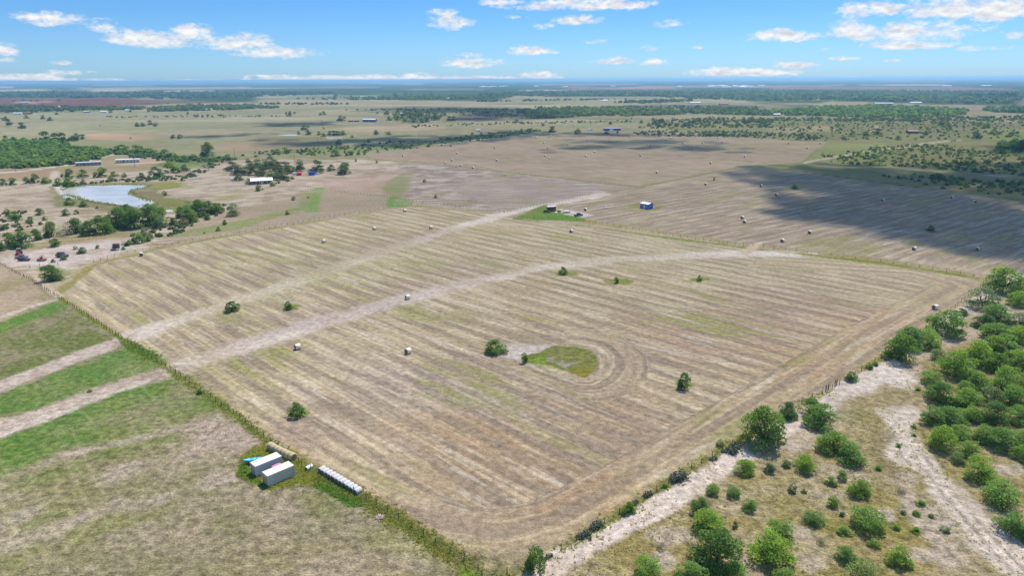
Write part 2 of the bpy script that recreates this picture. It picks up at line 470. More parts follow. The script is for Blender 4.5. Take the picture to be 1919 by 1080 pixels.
# pond margins
paint([(88, 352), (115, 345), (200, 342), (300, 340), (345, 343), (345, 350), (300, 356), (320, 372), (370, 378), (345, 395), (310, 402), (240, 402), (180, 392), (110, 388), (92, 370)], C(140, 138, 96), C(160, 150, 118), 5, 6, 14, k=0, g=.7)
paint([(285, 378), (320, 370), (372, 380), (345, 398), (310, 398)], C(146, 150, 78), C(134, 136, 84), 4, 4, 14, .9)
paint([(270, 347), (345, 342), (350, 347), (300, 352)], C(150, 152, 60), None, 4, 3, 14, .8)
paint([(245, 362), (290, 358), (310, 372), (290, 378), (262, 372)], C(138, 130, 96), C(150, 138, 106), 5, 3, 14, .9)
stroke([(114, 357), (130, 350.5), (165, 347.5), (230, 346), (281, 347), (276, 351), (252, 355), (243, 359), (250, 365), (262, 370), (284, 377), (293, 380), (287, 385), (296, 391), (262, 391), (240, 388), (205, 383), (160, 376), (140, 369), (121, 365), (114, 357)], 4.5, C(126, 116, 92), C(140, 136, 92), 3, 2, 8, .85, k=0, g=.8)
stroke([(110, 347), (200, 341), (330, 338)], 5, C(206, 184, 162), None, 5, 3, 20, .8, gaps=.2)
stroke([(112, 350), (117, 358), (125, 365), (145, 369)], 6, C(220, 208, 196), None, 3, 2, 12)
paint([(100, 448), (180, 434), (260, 434), (250, 442), (160, 452), (100, 460), (40, 478), (60, 462)], C(142, 138, 80), C(160, 146, 100), 5, 3, 14, .9)
paint([(0, 480), (60, 470), (150, 455), (260, 445), (250, 458), (180, 485), (120, 505), (60, 505), (0, 492)], C(212, 198, 188), C(190, 172, 158), 6, 4, 16, k=.3, g=.3, rot=0)
paint([(300, 450), (420, 400), (440, 392), (620, 355), (760, 330), (770, 350), (740, 386), (600, 412), (430, 438)], C(166, 152, 124), C(180, 158, 136), 6, 4, 22, .9, k=.25)
paint([(300, 446), (420, 420), (560, 388), (570, 360), (595, 352), (600, 372), (560, 400), (430, 432)], C(136, 150, 88), C(150, 152, 100), 5, 5, 18, .85)
stroke([(585, 395), (592, 370), (600, 352)], 8, C(118, 158, 74), None, 5, 3, 18, .8)
paint([(720, 390), (735, 370), (755, 372), (780, 384), (760, 388)], C(106, 152, 62), C(124, 156, 84), 4, 3, 12)
paint([(600, 340), (735, 320), (748, 325), (715, 352), (725, 366), (620, 360)], C(194, 166, 148), C(176, 150, 132), 7, 5, 22, .8, k=.3)
paint([(715, 352), (748, 325), (775, 322), (765, 350), (745, 378), (725, 366)], C(140, 146, 96), C(156, 152, 112), 5, 4, 18, .9)
stroke([(420, 372), (500, 350), (620, 332)], 12, C(186, 152, 128), None, 9, 6, 26, .5)

# ---- second hay field
SECOND = [(1075, 377), (1195, 352), (1390, 314), (1500, 322), (1640, 342), (1919, 378), (2200, 412), (2200, 560), (1919, 524), (1850, 516), (1640, 484), (1400, 457), (1055, 405), (1092, 403), (1050, 390)]
paint(SECOND, C(176, 158, 134), C(160, 142, 122), 3, 2, 30, k=1.0, g=.15, rot=36)
stroke([(1500, 321), (1640, 341), (1919, 377), (2100, 398)], 2.5, C(112, 108, 72), None, 2, .6, 20)
stroke([(1410, 452), (1640, 478), (1850, 512), (1960, 530)], 9, C(196, 178, 150), None, 7, 3, 30, .7)
stroke([(1090, 378), (1250, 400), (1400, 440)], 7, C(192, 172, 146), None, 7, 3, 30, .5)
stroke([(1450, 410), (1600, 425), (1760, 440), (1860, 448)], 2.2, C(206, 194, 178), None, 2, .8, 20, .8, gaps=.35)
stroke([(1070, 385), (1195, 358), (1290, 338)], 6, C(200, 180, 156), None, 6, 3, 30, .6)
paint([(1168, 387), (1195, 380), (1240, 383), (1252, 388), (1213, 396)], C(138, 136, 80), C(156, 148, 98), 2, 1.2, 10)
paint([(1350, 370), (1370, 366), (1380, 370), (1362, 373)], C(140, 140, 84), C(200, 186, 170), 3, 2, 6, .8)

# ---- main hay field, rows at -44 degrees, headlands following the boundary
MAIN = [(112, 545), (150, 520), (185, 497), (300, 467), (430, 444), (600, 416), (762, 387), (945, 402), (1000, 413), (1390, 466), (1640, 497), (1838, 524), (1835, 545), (1760, 590), (1640, 668), (1500, 752), (1390, 818), (1230, 912), (1110, 985), (1030, 1024), (960, 1036), (905, 1030), (850, 1003), (790, 965), (690, 912), (560, 838), (330, 688), (232, 632)]
MW = gp(*MAIN)
paint(MAIN, C(195, 179, 146), C(183, 166, 134), 2.5, 1.6, 14, k=1.0, g=.3, rot=-44)
idx = near(MW, 5)
x, y = X[idx], Y[idx]
sd = poly_sd(x, y, MW)
cxm, cym = np.mean(np.array(MW), 0)
angm = np.arctan2(y - cym, x - cxm)
u_ = (x - cxm) * math.cos(R(-44)) + (y - cym) * math.sin(R(-44))
v_ = -(x - cxm) * math.sin(R(-44)) + (y - cym) * math.cos(R(-44))
# headland rows at the near corner and along the right-hand fence, rounded round the corner
INNER = gp((300, 668), (430, 742), (560, 812), (700, 884), (800, 926), (870, 948), (930, 955), (1000, 940), (1090, 896), (1250, 806), (1450, 692), (1600, 606), (1752, 533), (1700, 520), (900, 470), (500, 560))
sdi = poly_sd(x, y, INNER)
head = (sd < 1.5) & (sdi > 0) & (u_ > -20) & ((u_ > 40) | (v_ < 0))
st[idx[head], 0] = sdi[head]
st[idx[head], 1] = np.where(np.abs(u_) > np.abs(v_), v_, u_)[head]
hm = head * np.clip(sdi / 4, 0, 1)
region(idx, hm * .65, C(200, 181, 146), C(186, 166, 134), hm * 0 + .75)
# pale lanes where the caliche comes through
LA = [(0, 727), (60, 702), (150, 668), (240, 634), (320, 604), (400, 577), (480, 551), (560, 526), (700, 478), (850, 429), (945, 401), (1040, 382), (1130, 364)]
LB = [(0, 803), (80, 775), (190, 735), (320, 694), (450, 651), (600, 606), (760, 560), (900, 526), (1020, 501), (1150, 487), (1300, 479), (1420, 476), (1520, 478)]
stroke(LA[3:], 11, C(224, 211, 197), C(212, 196, 180), 6, 3.5, 12, .96, k=.05)
stroke(LB[3:], 11, C(224, 211, 197), C(212, 196, 180), 6, 3.5, 12, .96, k=.05)
stroke([(1020, 413), (1100, 424), (1250, 442), (1390, 463)], 6, C(196, 178, 160), None, 6, 3, 16, .6)
stroke([(900, 535), (1000, 470), (1150, 430)], 25, C(168, 146, 122), None, 22, 10, 30, .35)
for (px_, py_, w_, c_) in [(830, 740, 16, (206, 190, 176)), (1340, 640, 22, (172, 142, 118)), (1550, 580, 26, (178, 150, 126)), (900, 850, 20, (176, 146, 116)),
                           (700, 700, 14, (200, 184, 168)), (980, 860, 22, (178, 150, 118)), (1150, 560, 20, (170, 156, 122)), (620, 520, 20, (164, 158, 108)),
                           (520, 480, 16, (166, 160, 112)), (900, 440, 20, (166, 156, 112)), (420, 700, 14, (172, 162, 116)), (1250, 800, 14, (176, 158, 118)),
                           (1130, 770, 16, (178, 152, 122)), (400, 530, 14, (168, 160, 116))]:
    gx, gy = G(px_, py_)
    q = [(gx + w_ * 1.6 * math.cos(a_) * math.cos(R(-44)) - w_ * .7 * math.sin(a_) * math.sin(R(-44)),
          gy + w_ * 1.6 * math.cos(a_) * math.sin(R(-44)) + w_ * .7 * math.sin(a_) * math.cos(R(-44))) for a_ in np.linspace(0, 6.28, 12, endpoint=False)]
    paint(q, C(*c_), None, 16, 7, 12, .5, world=True)
for (px_, py_, rx_, ry_, c_) in [(1480, 640, 300, 70, (196, 168, 134)), (1000, 920, 260, 60, (194, 166, 130)), (1250, 760, 200, 60, (196, 170, 136)), (640, 800, 160, 70, (192, 170, 144)), (600, 480, 260, 50, (182, 172, 132)), (420, 560, 160, 50, (186, 174, 138)), (1050, 470, 260, 40, (188, 174, 140))]:
    paint([(px_ + rx_ * math.cos(a_), py_ + ry_ * math.sin(a_)) for a_ in np.linspace(0, 6.28, 16, endpoint=False)], C(*c_), None, 30, 14, 22, .55)
# cross bands where damp soil shows darker, square to the rows
for (p0, p1, w_) in [((330, 560), (800, 440), 26), ((420, 640), (900, 500), 22), ((560, 800), (1000, 640), 20), ((1000, 760), (1500, 560), 22), ((800, 960), (1200, 800), 16), ((250, 520), (520, 440), 20)]:
    stroke([p0, p1], w_, C(154, 134, 122), C(170, 150, 134), 16, 9, 16, .42)
# lush island with the mower's swirl round it
ISL = [(985, 668), (1010, 660), (1040, 649), (1075, 648), (1105, 655), (1119, 668), (1120, 684), (1108, 700), (1094, 708), (1060, 695), (1030, 688), (1000, 682), (978, 676)]
IW = gp(*ISL)
idx = near(IW, 26)
x, y = X[idx], Y[idx]
sd = poly_sd(x, y, IW)
ic = np.mean(np.array(IW), 0)
sw = (sd < 15) & (x > ic[0] + 2)
st[idx[sw], 0] = sd[sw]
st[idx[sw], 1] = np.arctan2(y - ic[1], x - ic[0])[sw] * 18
region(idx[sw], np.clip((15 - sd[sw]) / 8, 0, 1) * .5, C(190, 170, 142), C(176, 154, 130))
paint([(925, 655), (960, 644), (1040, 648), (1000, 664), (975, 676), (935, 668)], C(208, 196, 186), C(194, 180, 168), 2.5, 1.5, 6, k=.1)
paint(ISL, C(118, 130, 62), C(138, 138, 84), 1.2, 1.2, 6, k=0, g=.45)
paint([(990, 676), (1010, 668), (1030, 672), (1020, 681)], C(132, 158, 66), None, 1.5, 1.5, 4, .9)
paint([(1060, 697), (1090, 688), (1118, 682), (1106, 701), (1092, 707)], C(150, 134, 62), C(140, 136, 60), 2, 1.5, 5, .9)
stroke([(1032, 672), (1046, 674), (1055, 684), (1072, 683), (1086, 677)], 2.6, C(196, 186, 176), C(150, 142, 120), 1.6, 1.4, 3, .75, gaps=.15)
# grass left standing round the lone bushes
for p_, rx_, ry_ in [((1062, 513), 22, 5), ((1158, 528), 30, 6), ((1312, 524), 22, 4), ((558, 772), 20, 9), ((1278, 722), 18, 9), ((548, 577), 16, 6), ((930, 655), 24, 9), ((436, 582), 12, 5)]:
    paint([(p_[0] + rx_ * math.cos(a_), p_[1] + ry_ * math.sin(a_)) for a_ in np.linspace(0, 6.28, 12, endpoint=False)], C(122, 136, 56), C(150, 140, 84), 1.5, 1.4, 4, .85, k=0, g=.8)

# ---- left pasture
LEFT = [(228, 640), (110, 560), (0, 497), (-250, 420), (-600, 700), (-600, 1300), (800, 1300), (880, 1066), (690, 942), (560, 876), (330, 704)]
paint(LEFT, C(144, 138, 102), C(164, 152, 126), 1.5, 1.0, 8, k=.12, g=.9, rot=-45)
paint([(0, 497), (110, 560), (104, 566), (0, 604), (-300, 700), (-300, 500)], C(184, 164, 140), C(160, 148, 112), 4, 4, 12, k=0, g=.4)
paint([(-300, 760), (0, 626), (100, 580), (132, 577), (222, 640), (150, 668), (0, 722), (-200, 800)], C(118, 126, 74), C(150, 142, 112), 3, 3, 14, g=.9)
paint([(-200, 690), (0, 604), (108, 563), (128, 574), (0, 626), (-200, 720)], C(98, 136, 62), C(118, 140, 76), 4, 3, 10, g=.7)
paint([(-200, 830), (0, 736), (130, 690), (243, 647), (310, 683), (200, 728), (0, 786), (-200, 870)], C(102, 134, 66), C(128, 142, 84), 6, 5, 9, g=.9)
paint([(-200, 960), (0, 812), (150, 757), (330, 700), (425, 758), (280, 790), (140, 838), (0, 888), (-150, 1040)], C(98, 132, 60), C(124, 140, 78), 6, 5, 9, g=.9)
paint([(180, 800), (330, 710), (420, 765), (300, 835), (200, 850)], C(118, 134, 68), C(150, 142, 110), 6, 6, 12, .7)
stroke(LA[:4], 7, C(206, 192, 178), C(182, 162, 146), 2.5, 1.6, 9, k=.25, g=.5)
stroke([(-200, 800), (0, 727)], 7, C(204, 190, 176), None, 2.5, 1.6, 9)
stroke(LB[:4], 9, C(198, 182, 166), C(170, 152, 134), 3, 2, 9, k=.25, g=.6)
stroke([(-200, 880), (0, 803)], 9, C(196, 180, 164), None, 3, 2, 9)
stroke([(0, 818), (190, 746), (320, 697)], 2.2, C(214, 200, 188), None, 2, 1, 6, .7)
stroke([(0, 596), (60, 574), (108, 562)], 2.6, C(202, 188, 172), None, 2, 1, 6)
for (p0, p1, w_, c_) in [((100, 860), (400, 790), 5, (196, 178, 164)), ((20, 980), (190, 900), 4, (196, 180, 166)), ((190, 900), (330, 830), 5, (192, 176, 160)), ((300, 870), (440, 810), 5, (190, 172, 156)),
                         ((0, 1060), (140, 930), 7, (134, 138, 84)), ((150, 1000), (420, 900), 8, (136, 138, 84)), ((60, 900), (260, 850), 6, (124, 136, 76)), ((200, 1070), (420, 1000), 7, (150, 138, 114)),
                         ((380, 990), (620, 1000), 9, (178, 160, 136)), ((450, 1060), (760, 1040), 8, (160, 148, 112)), ((560, 930), (720, 1010), 4, (134, 138, 84)), ((380, 800), (500, 850), 7, (180, 162, 146)), ((250, 950), (480, 880), 4, (190, 174, 158)), ((20, 1020), (200, 960), 4, (188, 172, 154)), ((300, 1060), (520, 960), 5, (180, 164, 142)), ((600, 1070), (780, 1050), 5, (178, 162, 140)), ((600, 940), (860, 1050), 6, (160, 156, 110))]:
    stroke([p0, p1], w_, C(*c_), None, 5, 3.5, 8, .7, gaps=.3)
for o_ in range(9):
    q0 = (120 + o_ * 34 - 60, 1060 - o_ * 12); q1 = (q0[0] - 95, q0[1] - 190)
    stroke([q0, q1], .6, C(182, 170, 136), None, .8, .5, 6, .42, gaps=.45)
# weeds on the fence line and round the containers
F1 = [(-40, 478), (0, 497), (110, 559), (228, 636), (325, 698), (440, 778), (560, 870), (690, 937), (790, 1000), (880, 1058)]
stroke(F1[2:5] , 1.6, WEED2, WEED, 1.2, .8, 5, k=0, g=1, gaps=.15)
stroke([(238, 644), (290, 672)], 3.5, LUSH, WEED2, 1.5, 1.0, 5, k=0, g=1)
stroke([(330, 702), (440, 780), (560, 872)], 2.2, C(118, 128, 62), C(140, 138, 78), 1.5, 1.2, 5, k=0, g=1, gaps=.2)
stroke([(540, 850), (600, 893), (690, 940), (790, 1003), (880, 1062)], 3.2, C(132, 132, 62), C(142, 136, 72), 1.8, 1.2, 6, k=0, g=1)
stroke([(590, 900), (640, 930), (672, 944)], 2.6, LUSH, WEED2, 1.5, .8, 5, k=0, g=1)
paint([(443, 892), (452, 858), (478, 836), (500, 836), (530, 842), (566, 868), (606, 898), (600, 912), (560, 908), (510, 921), (478, 908)], C(142, 138, 62), C(122, 136, 62), 1.2, .9, 5, k=0, g=1)
paint([(443, 892), (455, 866), (470, 880), (480, 896), (500, 912), (510, 921), (478, 908)], C(106, 150, 48), C(126, 150, 66), 1.6, 1.2, 4, .9, g=1)
stroke([(475, 912), (445, 893), (452, 860), (480, 836)], .6, C(104, 102, 72), None, .6, .3, 3, .7)
stroke([(512, 922), (560, 912), (600, 916), (640, 938)], .7, C(112, 106, 80), None, .6, .3, 3, .7)
paint([(480, 835), (506, 832), (520, 836), (500, 842)], C(190, 168, 132), None, 1.2, .6, 3, .8)
stroke([(110, 552), (150, 518), (185, 494), (300, 465)], 3, C(140, 138, 74), C(160, 146, 100), 2.5, 1.2, 8, .8, k=0)
stroke([(60, 508), (96, 545), (112, 556)], 3, C(206, 188, 160), None, 1.5, .5, 6)
paint([(70, 500), (110, 500), (135, 510), (118, 528), (90, 530)], C(134, 140, 78), C(160, 150, 108), 2.5, 2, 8, .8, k=0)

# ---- green yard, hedgerow strips along the back fence
paint([(962, 410), (990, 396), (1020, 384), (1034, 386), (1030, 392), (1062, 398), (1090, 404), (1098, 414), (1060, 414)], C(104, 142, 58), C(128, 140, 76), 2, 1.2, 10, k=0, g=.7)
paint([(1040, 392), (1070, 394), (1112, 403), (1092, 408), (1060, 402)], C(212, 202, 190), None, 2, 1, 5, .9, k=0)
stroke([(965, 411), (1100, 424), (1250, 446), (1395, 464)], 2.6, C(122, 132, 62), C(146, 142, 84), 2, 1, 12, k=0, g=.6, gaps=.15)
stroke([(1200, 440), (1390, 463)], 3, C(104, 140, 54), None, 2, 1.2, 10, .8, k=0, gaps=.25)
stroke([(1420, 467), (1520, 478), (1640, 492), (1760, 510), (1845, 524)], 3.2, C(124, 136, 60), C(150, 146, 84), 2, 1.2, 12, k=0, g=.6, gaps=.25)
stroke([(1395, 475), (1410, 464), (1424, 455)], 5, C(204, 184, 156), None, 3, 1, 8)
stroke([(300, 466), (430, 442), (600, 414), (760, 387), (800, 386)], 2.2, C(132, 138, 72), None, 2, 1, 10, .7, k=0, gaps=.3)

# ---- brush country on the right: dry grass, bare caliche, the sandy track by the fence
BR = [(905, 1075), (1000, 1052), (1100, 1000), (1240, 920), (1392, 826), (1500, 762), (1640, 676), (1760, 600), (1845, 540), (1950, 500), (2500, 560), (2600, 1400), (905, 1400)]
paint(BR, C(160, 147, 96), C(178, 164, 128), 1.5, 1.2, 6, k=0, g=1.0)
TRK = [(1000, 1085), (1060, 1045), (1130, 1006), (1200, 968), (1270, 928), (1330, 890), (1385, 856), (1450, 815), (1500, 785), (1560, 748), (1630, 706), (1690, 668), (1750, 622), (1810, 580), (1860, 548), (1960, 500)]
paint([(1380, 860), (1480, 770), (1560, 740), (1640, 690), (1700, 660), (1780, 600), (1860, 545), (1919, 545), (1919, 640), (1800, 640), (1720, 680), (1720, 720), (1640, 740), (1560, 800), (1480, 850)], C(206, 186, 166), C(178, 162, 124), 4, 3.5, 9, .8, g=.6)
stroke(TRK, 5.6, C(228, 213, 197), C(214, 197, 180), 1.8, 1.3, 6, g=.4)
paint([(1560, 742), (1640, 688), (1690, 690), (1720, 716), (1700, 728), (1650, 722), (1600, 742), (1570, 770), (1552, 760)], C(230, 216, 202), C(208, 193, 176), 3, 2, 6, .9, g=.4)
paint([(1600, 745), (1660, 722), (1720, 735), (1715, 765), (1650, 770), (1610, 790), (1570, 790)], C(150, 144, 104), C(176, 158, 122), 4, 3, 6, .8, g=.8)
paint([(1640, 768), (1700, 760), (1722, 775), (1720, 820), (1745, 860), (1790, 905), (1850, 965), (1919, 1010), (1990, 1060), (1990, 1120), (1880, 1075), (1820, 1010), (1770, 960), (1740, 915), (1700, 880), (1660, 870), (1640, 830), (1660, 800)], C(230, 216, 201), C(208, 193, 175), 2.5, 2.2, 7, .92, g=.5)
paint([(1640, 880), (1700, 890), (1750, 950), (1800, 1010), (1860, 1080), (1760, 1080), (1720, 1000), (1680, 940)], C(206, 190, 176), C(170, 154, 118), 4, 3, 6, .75, g=.8)
stroke([(1690, 800), (1712, 850), (1770, 930), (1840, 1010), (1900, 1075)], .55, C(176, 160, 146), None, .7, .35, 5, .8, gaps=.2)
stroke([(1706, 800), (1728, 850), (1790, 930), (1862, 1010), (1924, 1075)], .55, C(176, 160, 146), None, .7, .35, 5, .8, gaps=.2)
stroke([(1660, 815), (1640, 850), (1660, 880)], 3, C(150, 134, 98), None, 2, 1.5, 5, .8, gaps=.2)
for (px_, py_, rx_, ry_) in [(1600, 890, 40, 10), (1560, 930, 30, 8), (1480, 1000, 40, 12), (1260, 1010, 40, 14), (1240, 1060, 14, 20), (1390, 1060, 24, 18), (1520, 1050, 34, 14), (1720, 1040, 40, 12), (1650, 960, 26, 10), (1545, 880, 30, 6), (1360, 950, 20, 5), (1700, 900, 20, 8), (1890, 880, 34, 12), (1760, 980, 10, 6), (1500, 840, 40, 8), (1850, 820, 40, 8), (1740, 720, 30, 5)]:
    paint([(px_ + rx_ * math.cos(a_), py_ + ry_ * math.sin(a_)) for a_ in np.linspace(0, 6.28, 12, endpoint=False)], C(204, 188, 172), C(186, 170, 146), 3, 2.5, 4, .75, g=.7)
for (px_, py_, rx_, ry_) in [(1560, 990, 36, 14), (1690, 985, 26, 12), (1620, 1000, 30, 12), (1400, 900, 30, 10), (1480, 900, 40, 12), (1840, 930, 30, 10), (1300, 1000, 18, 10), (1560, 850, 20, 6)]:
    paint([(px_ + rx_ * math.cos(a_), py_ + ry_ * math.sin(a_)) for a_ in np.linspace(0, 6.28, 12, endpoint=False)], C(148, 142, 76), C(166, 152, 100), 4, 3, 4, .7, g=1)
F2 = [(878, 1062), (905, 1080), (940, 1082), (1000, 1062), (1060, 1026), (1100, 1000), (1178, 955), (1240, 916), (1300, 878), (1390, 822), (1500, 756), (1560, 730), (1640, 680), (1700, 640), (1760, 600), (1848, 528)]
stroke([(1060, 1022), (1100, 998), (1178, 953), (1240, 915), (1300, 877), (1390, 820)], 2.2, C(140, 138, 66), C(170, 154, 110), 1.5, 1, 5, .85, k=0, g=1, gaps=.2)
stroke([(1620, 690), (1650, 676), (1668, 666)], 3, C(140, 140, 70), None, 1.5, 1, 5, .85, k=0, g=1)
paint([(850, 1035), (905, 1032), (960, 1040), (1010, 1045), (980, 1075), (930, 1100), (860, 1090), (830, 1050)], C(146, 142, 96), C(168, 152, 126), 2, 1.5, 5, .9, k=0, g=1)
paint([(860, 1068), (890, 1066), (915, 1090), (860, 1100)], C(110, 138, 52), None, 2, 1, 4, .9, g=1)

# broad, soft variety of soil and sward across the whole plain
for sc_, am, sd_ in ((46, .10, 501), (190, .13, 511), (700, .10, 521)):
    f_ = fbm(X * .75, Y * 1.25, sc_, 3, sd_) * am * np.clip((RD - 90) / 500, .35, 1)
    base *= (1 + f_)[:, None]
    alt *= (1 + f_)[:, None]
f_ = np.clip(fbm(X + 700, Y * 1.2, 240, 3, 531) * 1.3, 0, 1) * np.clip((RD - 500) / 300, 0, 1) * .38 * (st[:, 2] < .3)
oliv = np.array(C(138, 142, 98))
base += (oliv - base) * f_[:, None]
alt += (oliv - alt) * f_[:, None]

# ---- mesh
nb = N - 1
i0 = (np.arange(nR - 1)[:, None] * nA + np.arange(nA)[None, :])
i1 = (np.arange(nR - 1)[:, None] * nA + (np.arange(nA) + 1)[None, :] % nA)
quads = np.stack([i0, i0 + nA, i1 + nA, i1], -1).reshape(-1, 4)
tris = np.stack([np.full(nA, nb), np.arange(nA), (np.arange(nA) + 1) % nA], -1)


def np_mesh(name, co, quads=None, tris=None, smooth=False):
    me = bpy.data.meshes.new(name)
    co = np.asarray(co, np.float32)
    me.vertices.add(len(co))
    me.vertices.foreach_set('co', co.ravel())
    qs = np.asarray(quads if quads is not None else np.zeros((0, 4)), np.int32)
    ts = np.asarray(tris if tris is not None else np.zeros((0, 3)), np.int32)
    me.loops.add(qs.size + ts.size)
    me.loops.foreach_set('vertex_index', np.concatenate([qs.ravel(), ts.ravel()]).astype(np.int32))
    me.polygons.add(len(qs) + len(ts))
    ls = np.concatenate([np.arange(len(qs)) * 4, qs.size + np.arange(len(ts)) * 3]).astype(np.int32)
    me.polygons.foreach_set('loop_start', ls)
    me.update(calc_edges=True)
    if smooth:
        me.polygons.foreach_set('use_smooth', np.ones(len(me.polygons), bool))
    return me


def setattr_np(me, name, kind, arr):
    a = me.attributes.new(name, kind, 'POINT')
    a.data.foreach_set('vector' if kind == 'FLOAT_VECTOR' else 'value' if kind == 'FLOAT' else 'color', np.asarray(arr, np.float32).ravel())


gm = np_mesh("ground", np.stack([X, Y, np.zeros(N)], -1), quads, tris)
setattr_np(gm, 'base', 'FLOAT_VECTOR', base)
setattr_np(gm, 'alt', 'FLOAT_VECTOR', alt)
setattr_np(gm, 'st', 'FLOAT_VECTOR', st)
setattr_np(gm, 'gr', 'FLOAT', gr)
ground = bpy.data.objects.new("ground", gm)
COL.objects.link(ground)
ground['kind'] = 'structure'

mat = bpy.data.materials.new("pasture_soil")
mat.use_nodes = True
mat.node_tree.nodes.clear()
q = NT(mat.node_tree)
pos = q.new('ShaderNodeNewGeometry').outputs['Position']
ab, aa, as_, ag = q.attr('base'), q.attr('alt'), q.attr('st'), q.attr('gr')
s_, t_, k_ = q.sep(as_.outputs['Vector'])
g_ = ag.outputs['Fac']
dist = q.vm('LENGTH', pos)
n_patch = q.noise(pos, 0.06, 4, 0.62)
n_big = q.noise(pos, 0.018, 2, 0.55)
fa = q.step(q.math('ADD', q.math('MULTIPLY', n_patch, .75), q.math('MULTIPLY', n_big, .25)), .43, .60)
col = q.mix(fa, ab.outputs['Vector'], aa.outputs['Vector'])
def row(sx, sy, det, seed, rough=.5):
    return q.noise(q.comb(q.math('ADD', q.math('MULTIPLY', s_, sx), seed), q.math('MULTIPLY', t_, sy), seed * 3.7), 1.0, det, rough)
band = q.math('SINE', q.math('MULTIPLY', q.math('ADD', s_, q.math('MULTIPLY', q.noise(q.comb(q.math('MULTIPLY', s_, .03), q.math('MULTIPLY', t_, .015), 4.4), 1.0, 2, .5), 5.0)), 2 * math.pi / 7.6))
r1 = row(.85, .045, 3, 1.3)
r2 = row(.20, .028, 3, 5.1)
r3 = row(.30, .050, 4, 9.7, .6)
r4 = row(.11, .022, 3, 14.2)
r5 = row(.33, .035, 4, 21.0, .6)
n_zone = q.noise(pos, 0.022, 4, 0.6)
far_k = q.lin(dist, 250, 900, 1.0, 0.6)
kk = q.math('MULTIPLY', k_, far_k)
# damp purple-brown dashes
fd = q.math('MULTIPLY', q.math('MULTIPLY', q.step(q.math('ADD', r3, q.math('MULTIPLY', band, .19)), .45, .62), q.step(n_zone, .26, .52)), q.math('MULTIPLY', kk, .70))
col = q.mix(fd, col, C(152, 137, 119))
# pale soil streaks
fp = q.math('MULTIPLY', q.step(r5, .53, .68), q.math('MULTIPLY', kk, .62))
col = q.mix(fp, col, C(212, 200, 178))
# straw left in lines
fs = q.math('MULTIPLY', q.step(q.math('ADD', q.math('SUBTRACT', q.math('MULTIPLY', r1, .55), q.math('MULTIPLY', band, .05)), q.math('MULTIPLY', r2, .45)), .53, .64), q.math('MULTIPLY', kk, .46))
col = q.mix(fs, col, C(212, 196, 166))
# yellow-green regrowth between the lines
fg = q.math('MULTIPLY', q.math('MULTIPLY', q.step(q.math('SUBTRACT', r4, q.math('MULTIPLY', band, .05)), .49, .62), q.step(q.noise(q.vm('ADD', pos, (300, 80, 0)), 0.025, 3, .5), .46, .62)), q.math('MULTIPLY', kk, .72))
col = q.mix(fg, col, C(156, 154, 98))
row_v = q.lin(r1, .3, .7, .86, 1.14)
col = q.mix(kk, col, q.mix(1.0, col, q.comb(row_v, row_v, row_v), 'MULTIPLY'))
# tufts: lumpy grass and fine litter
n_l = q.noise(pos, 0.55, 4, .62)
n_f = q.noise(pos, 2.6, 4, .65)
lump = q.lin(n_l, .32, .68, .50, 1.50)
fine = q.lin(n_f, .28, .72, .50, 1.50)
nearf = q.lin(dist, 120, 700, 1.0, .25)
v = q.math('MULTIPLY', lump, fine)
amt = q.math('MULTIPLY', q.math('ADD', .46, q.math('MULTIPLY', g_, .52)), nearf)
col = q.mix(amt, col, q.mix(1.0, col, q.comb(v, v, v), 'MULTIPLY'))
# scattered dark weeds
vor = q.new('ShaderNodeTexVoronoi')
q.l.new(pos, vor.inputs['Vector'])
vor.inputs['Scale'].default_value = 0.55
wd = q.math('MULTIPLY', q.step(vor.outputs['Distance'], .16, .34, 1.0, 0.0), q.step(q.noise(pos, .07, 3), .48, .6))
wd = q.math('MULTIPLY', wd, q.math('MULTIPLY', g_, .55))
col = q.mix(wd, col, C(98, 106, 58))
bs = q.new('ShaderNodeBsdfDiffuse')
bs.inputs['Roughness'].default_value = .6
q.l.new(col, bs.inputs[0])
bmp = q.new('ShaderNodeBump')
hgt = q.math('ADD', q.math('MULTIPLY', n_l, .8), q.math('MULTIPLY', n_f, .25))
q.l.new(hgt, bmp.inputs['Height'])
bmp.inputs['Distance'].default_value = 1.0
q.l.new(q.math('MULTIPLY', q.math('ADD', .2, q.math('MULTIPLY', g_, .8)), nearf), bmp.inputs['Strength'])
q.l.new(bmp.outputs[0], bs.inputs['Normal'])
out = q.new('ShaderNodeOutputMaterial')
q.l.new(bs.outputs[0], out.inputs[0])
gm.materials.append(mat)
GROUND_MAT = mat


# ================================================================== things
def tag(o, label=None, cat=None, group=None, kind=None):
    if label: o['label'] = label
    if cat: o['category'] = cat
    if group: o['group'] = group
    if kind: o['kind'] = kind
    return o


def empty(name, loc, rz=0.0, label=None, cat=None, group=None):
    o = bpy.data.objects.new(name, None)
    o.empty_display_size = 0.5
    o.location = (loc[0], loc[1], loc[2] if len(loc) > 2 else 0.0)
    o.rotation_euler = (0, 0, rz)
    COL.objects.link(o)
    return tag(o, label, cat, group)


def link(name, me, parent=None, loc=None, rz=0.0, sc=None):
    o = bpy.data.objects.new(name, me)
    COL.objects.link(o)
    if parent: o.parent = parent
    if loc is not None: o.location = loc
    o.rotation_euler = (0, 0, rz)
    if sc is not None: o.scale = sc if isinstance(sc, (tuple, list)) else (sc, sc, sc)
    return o


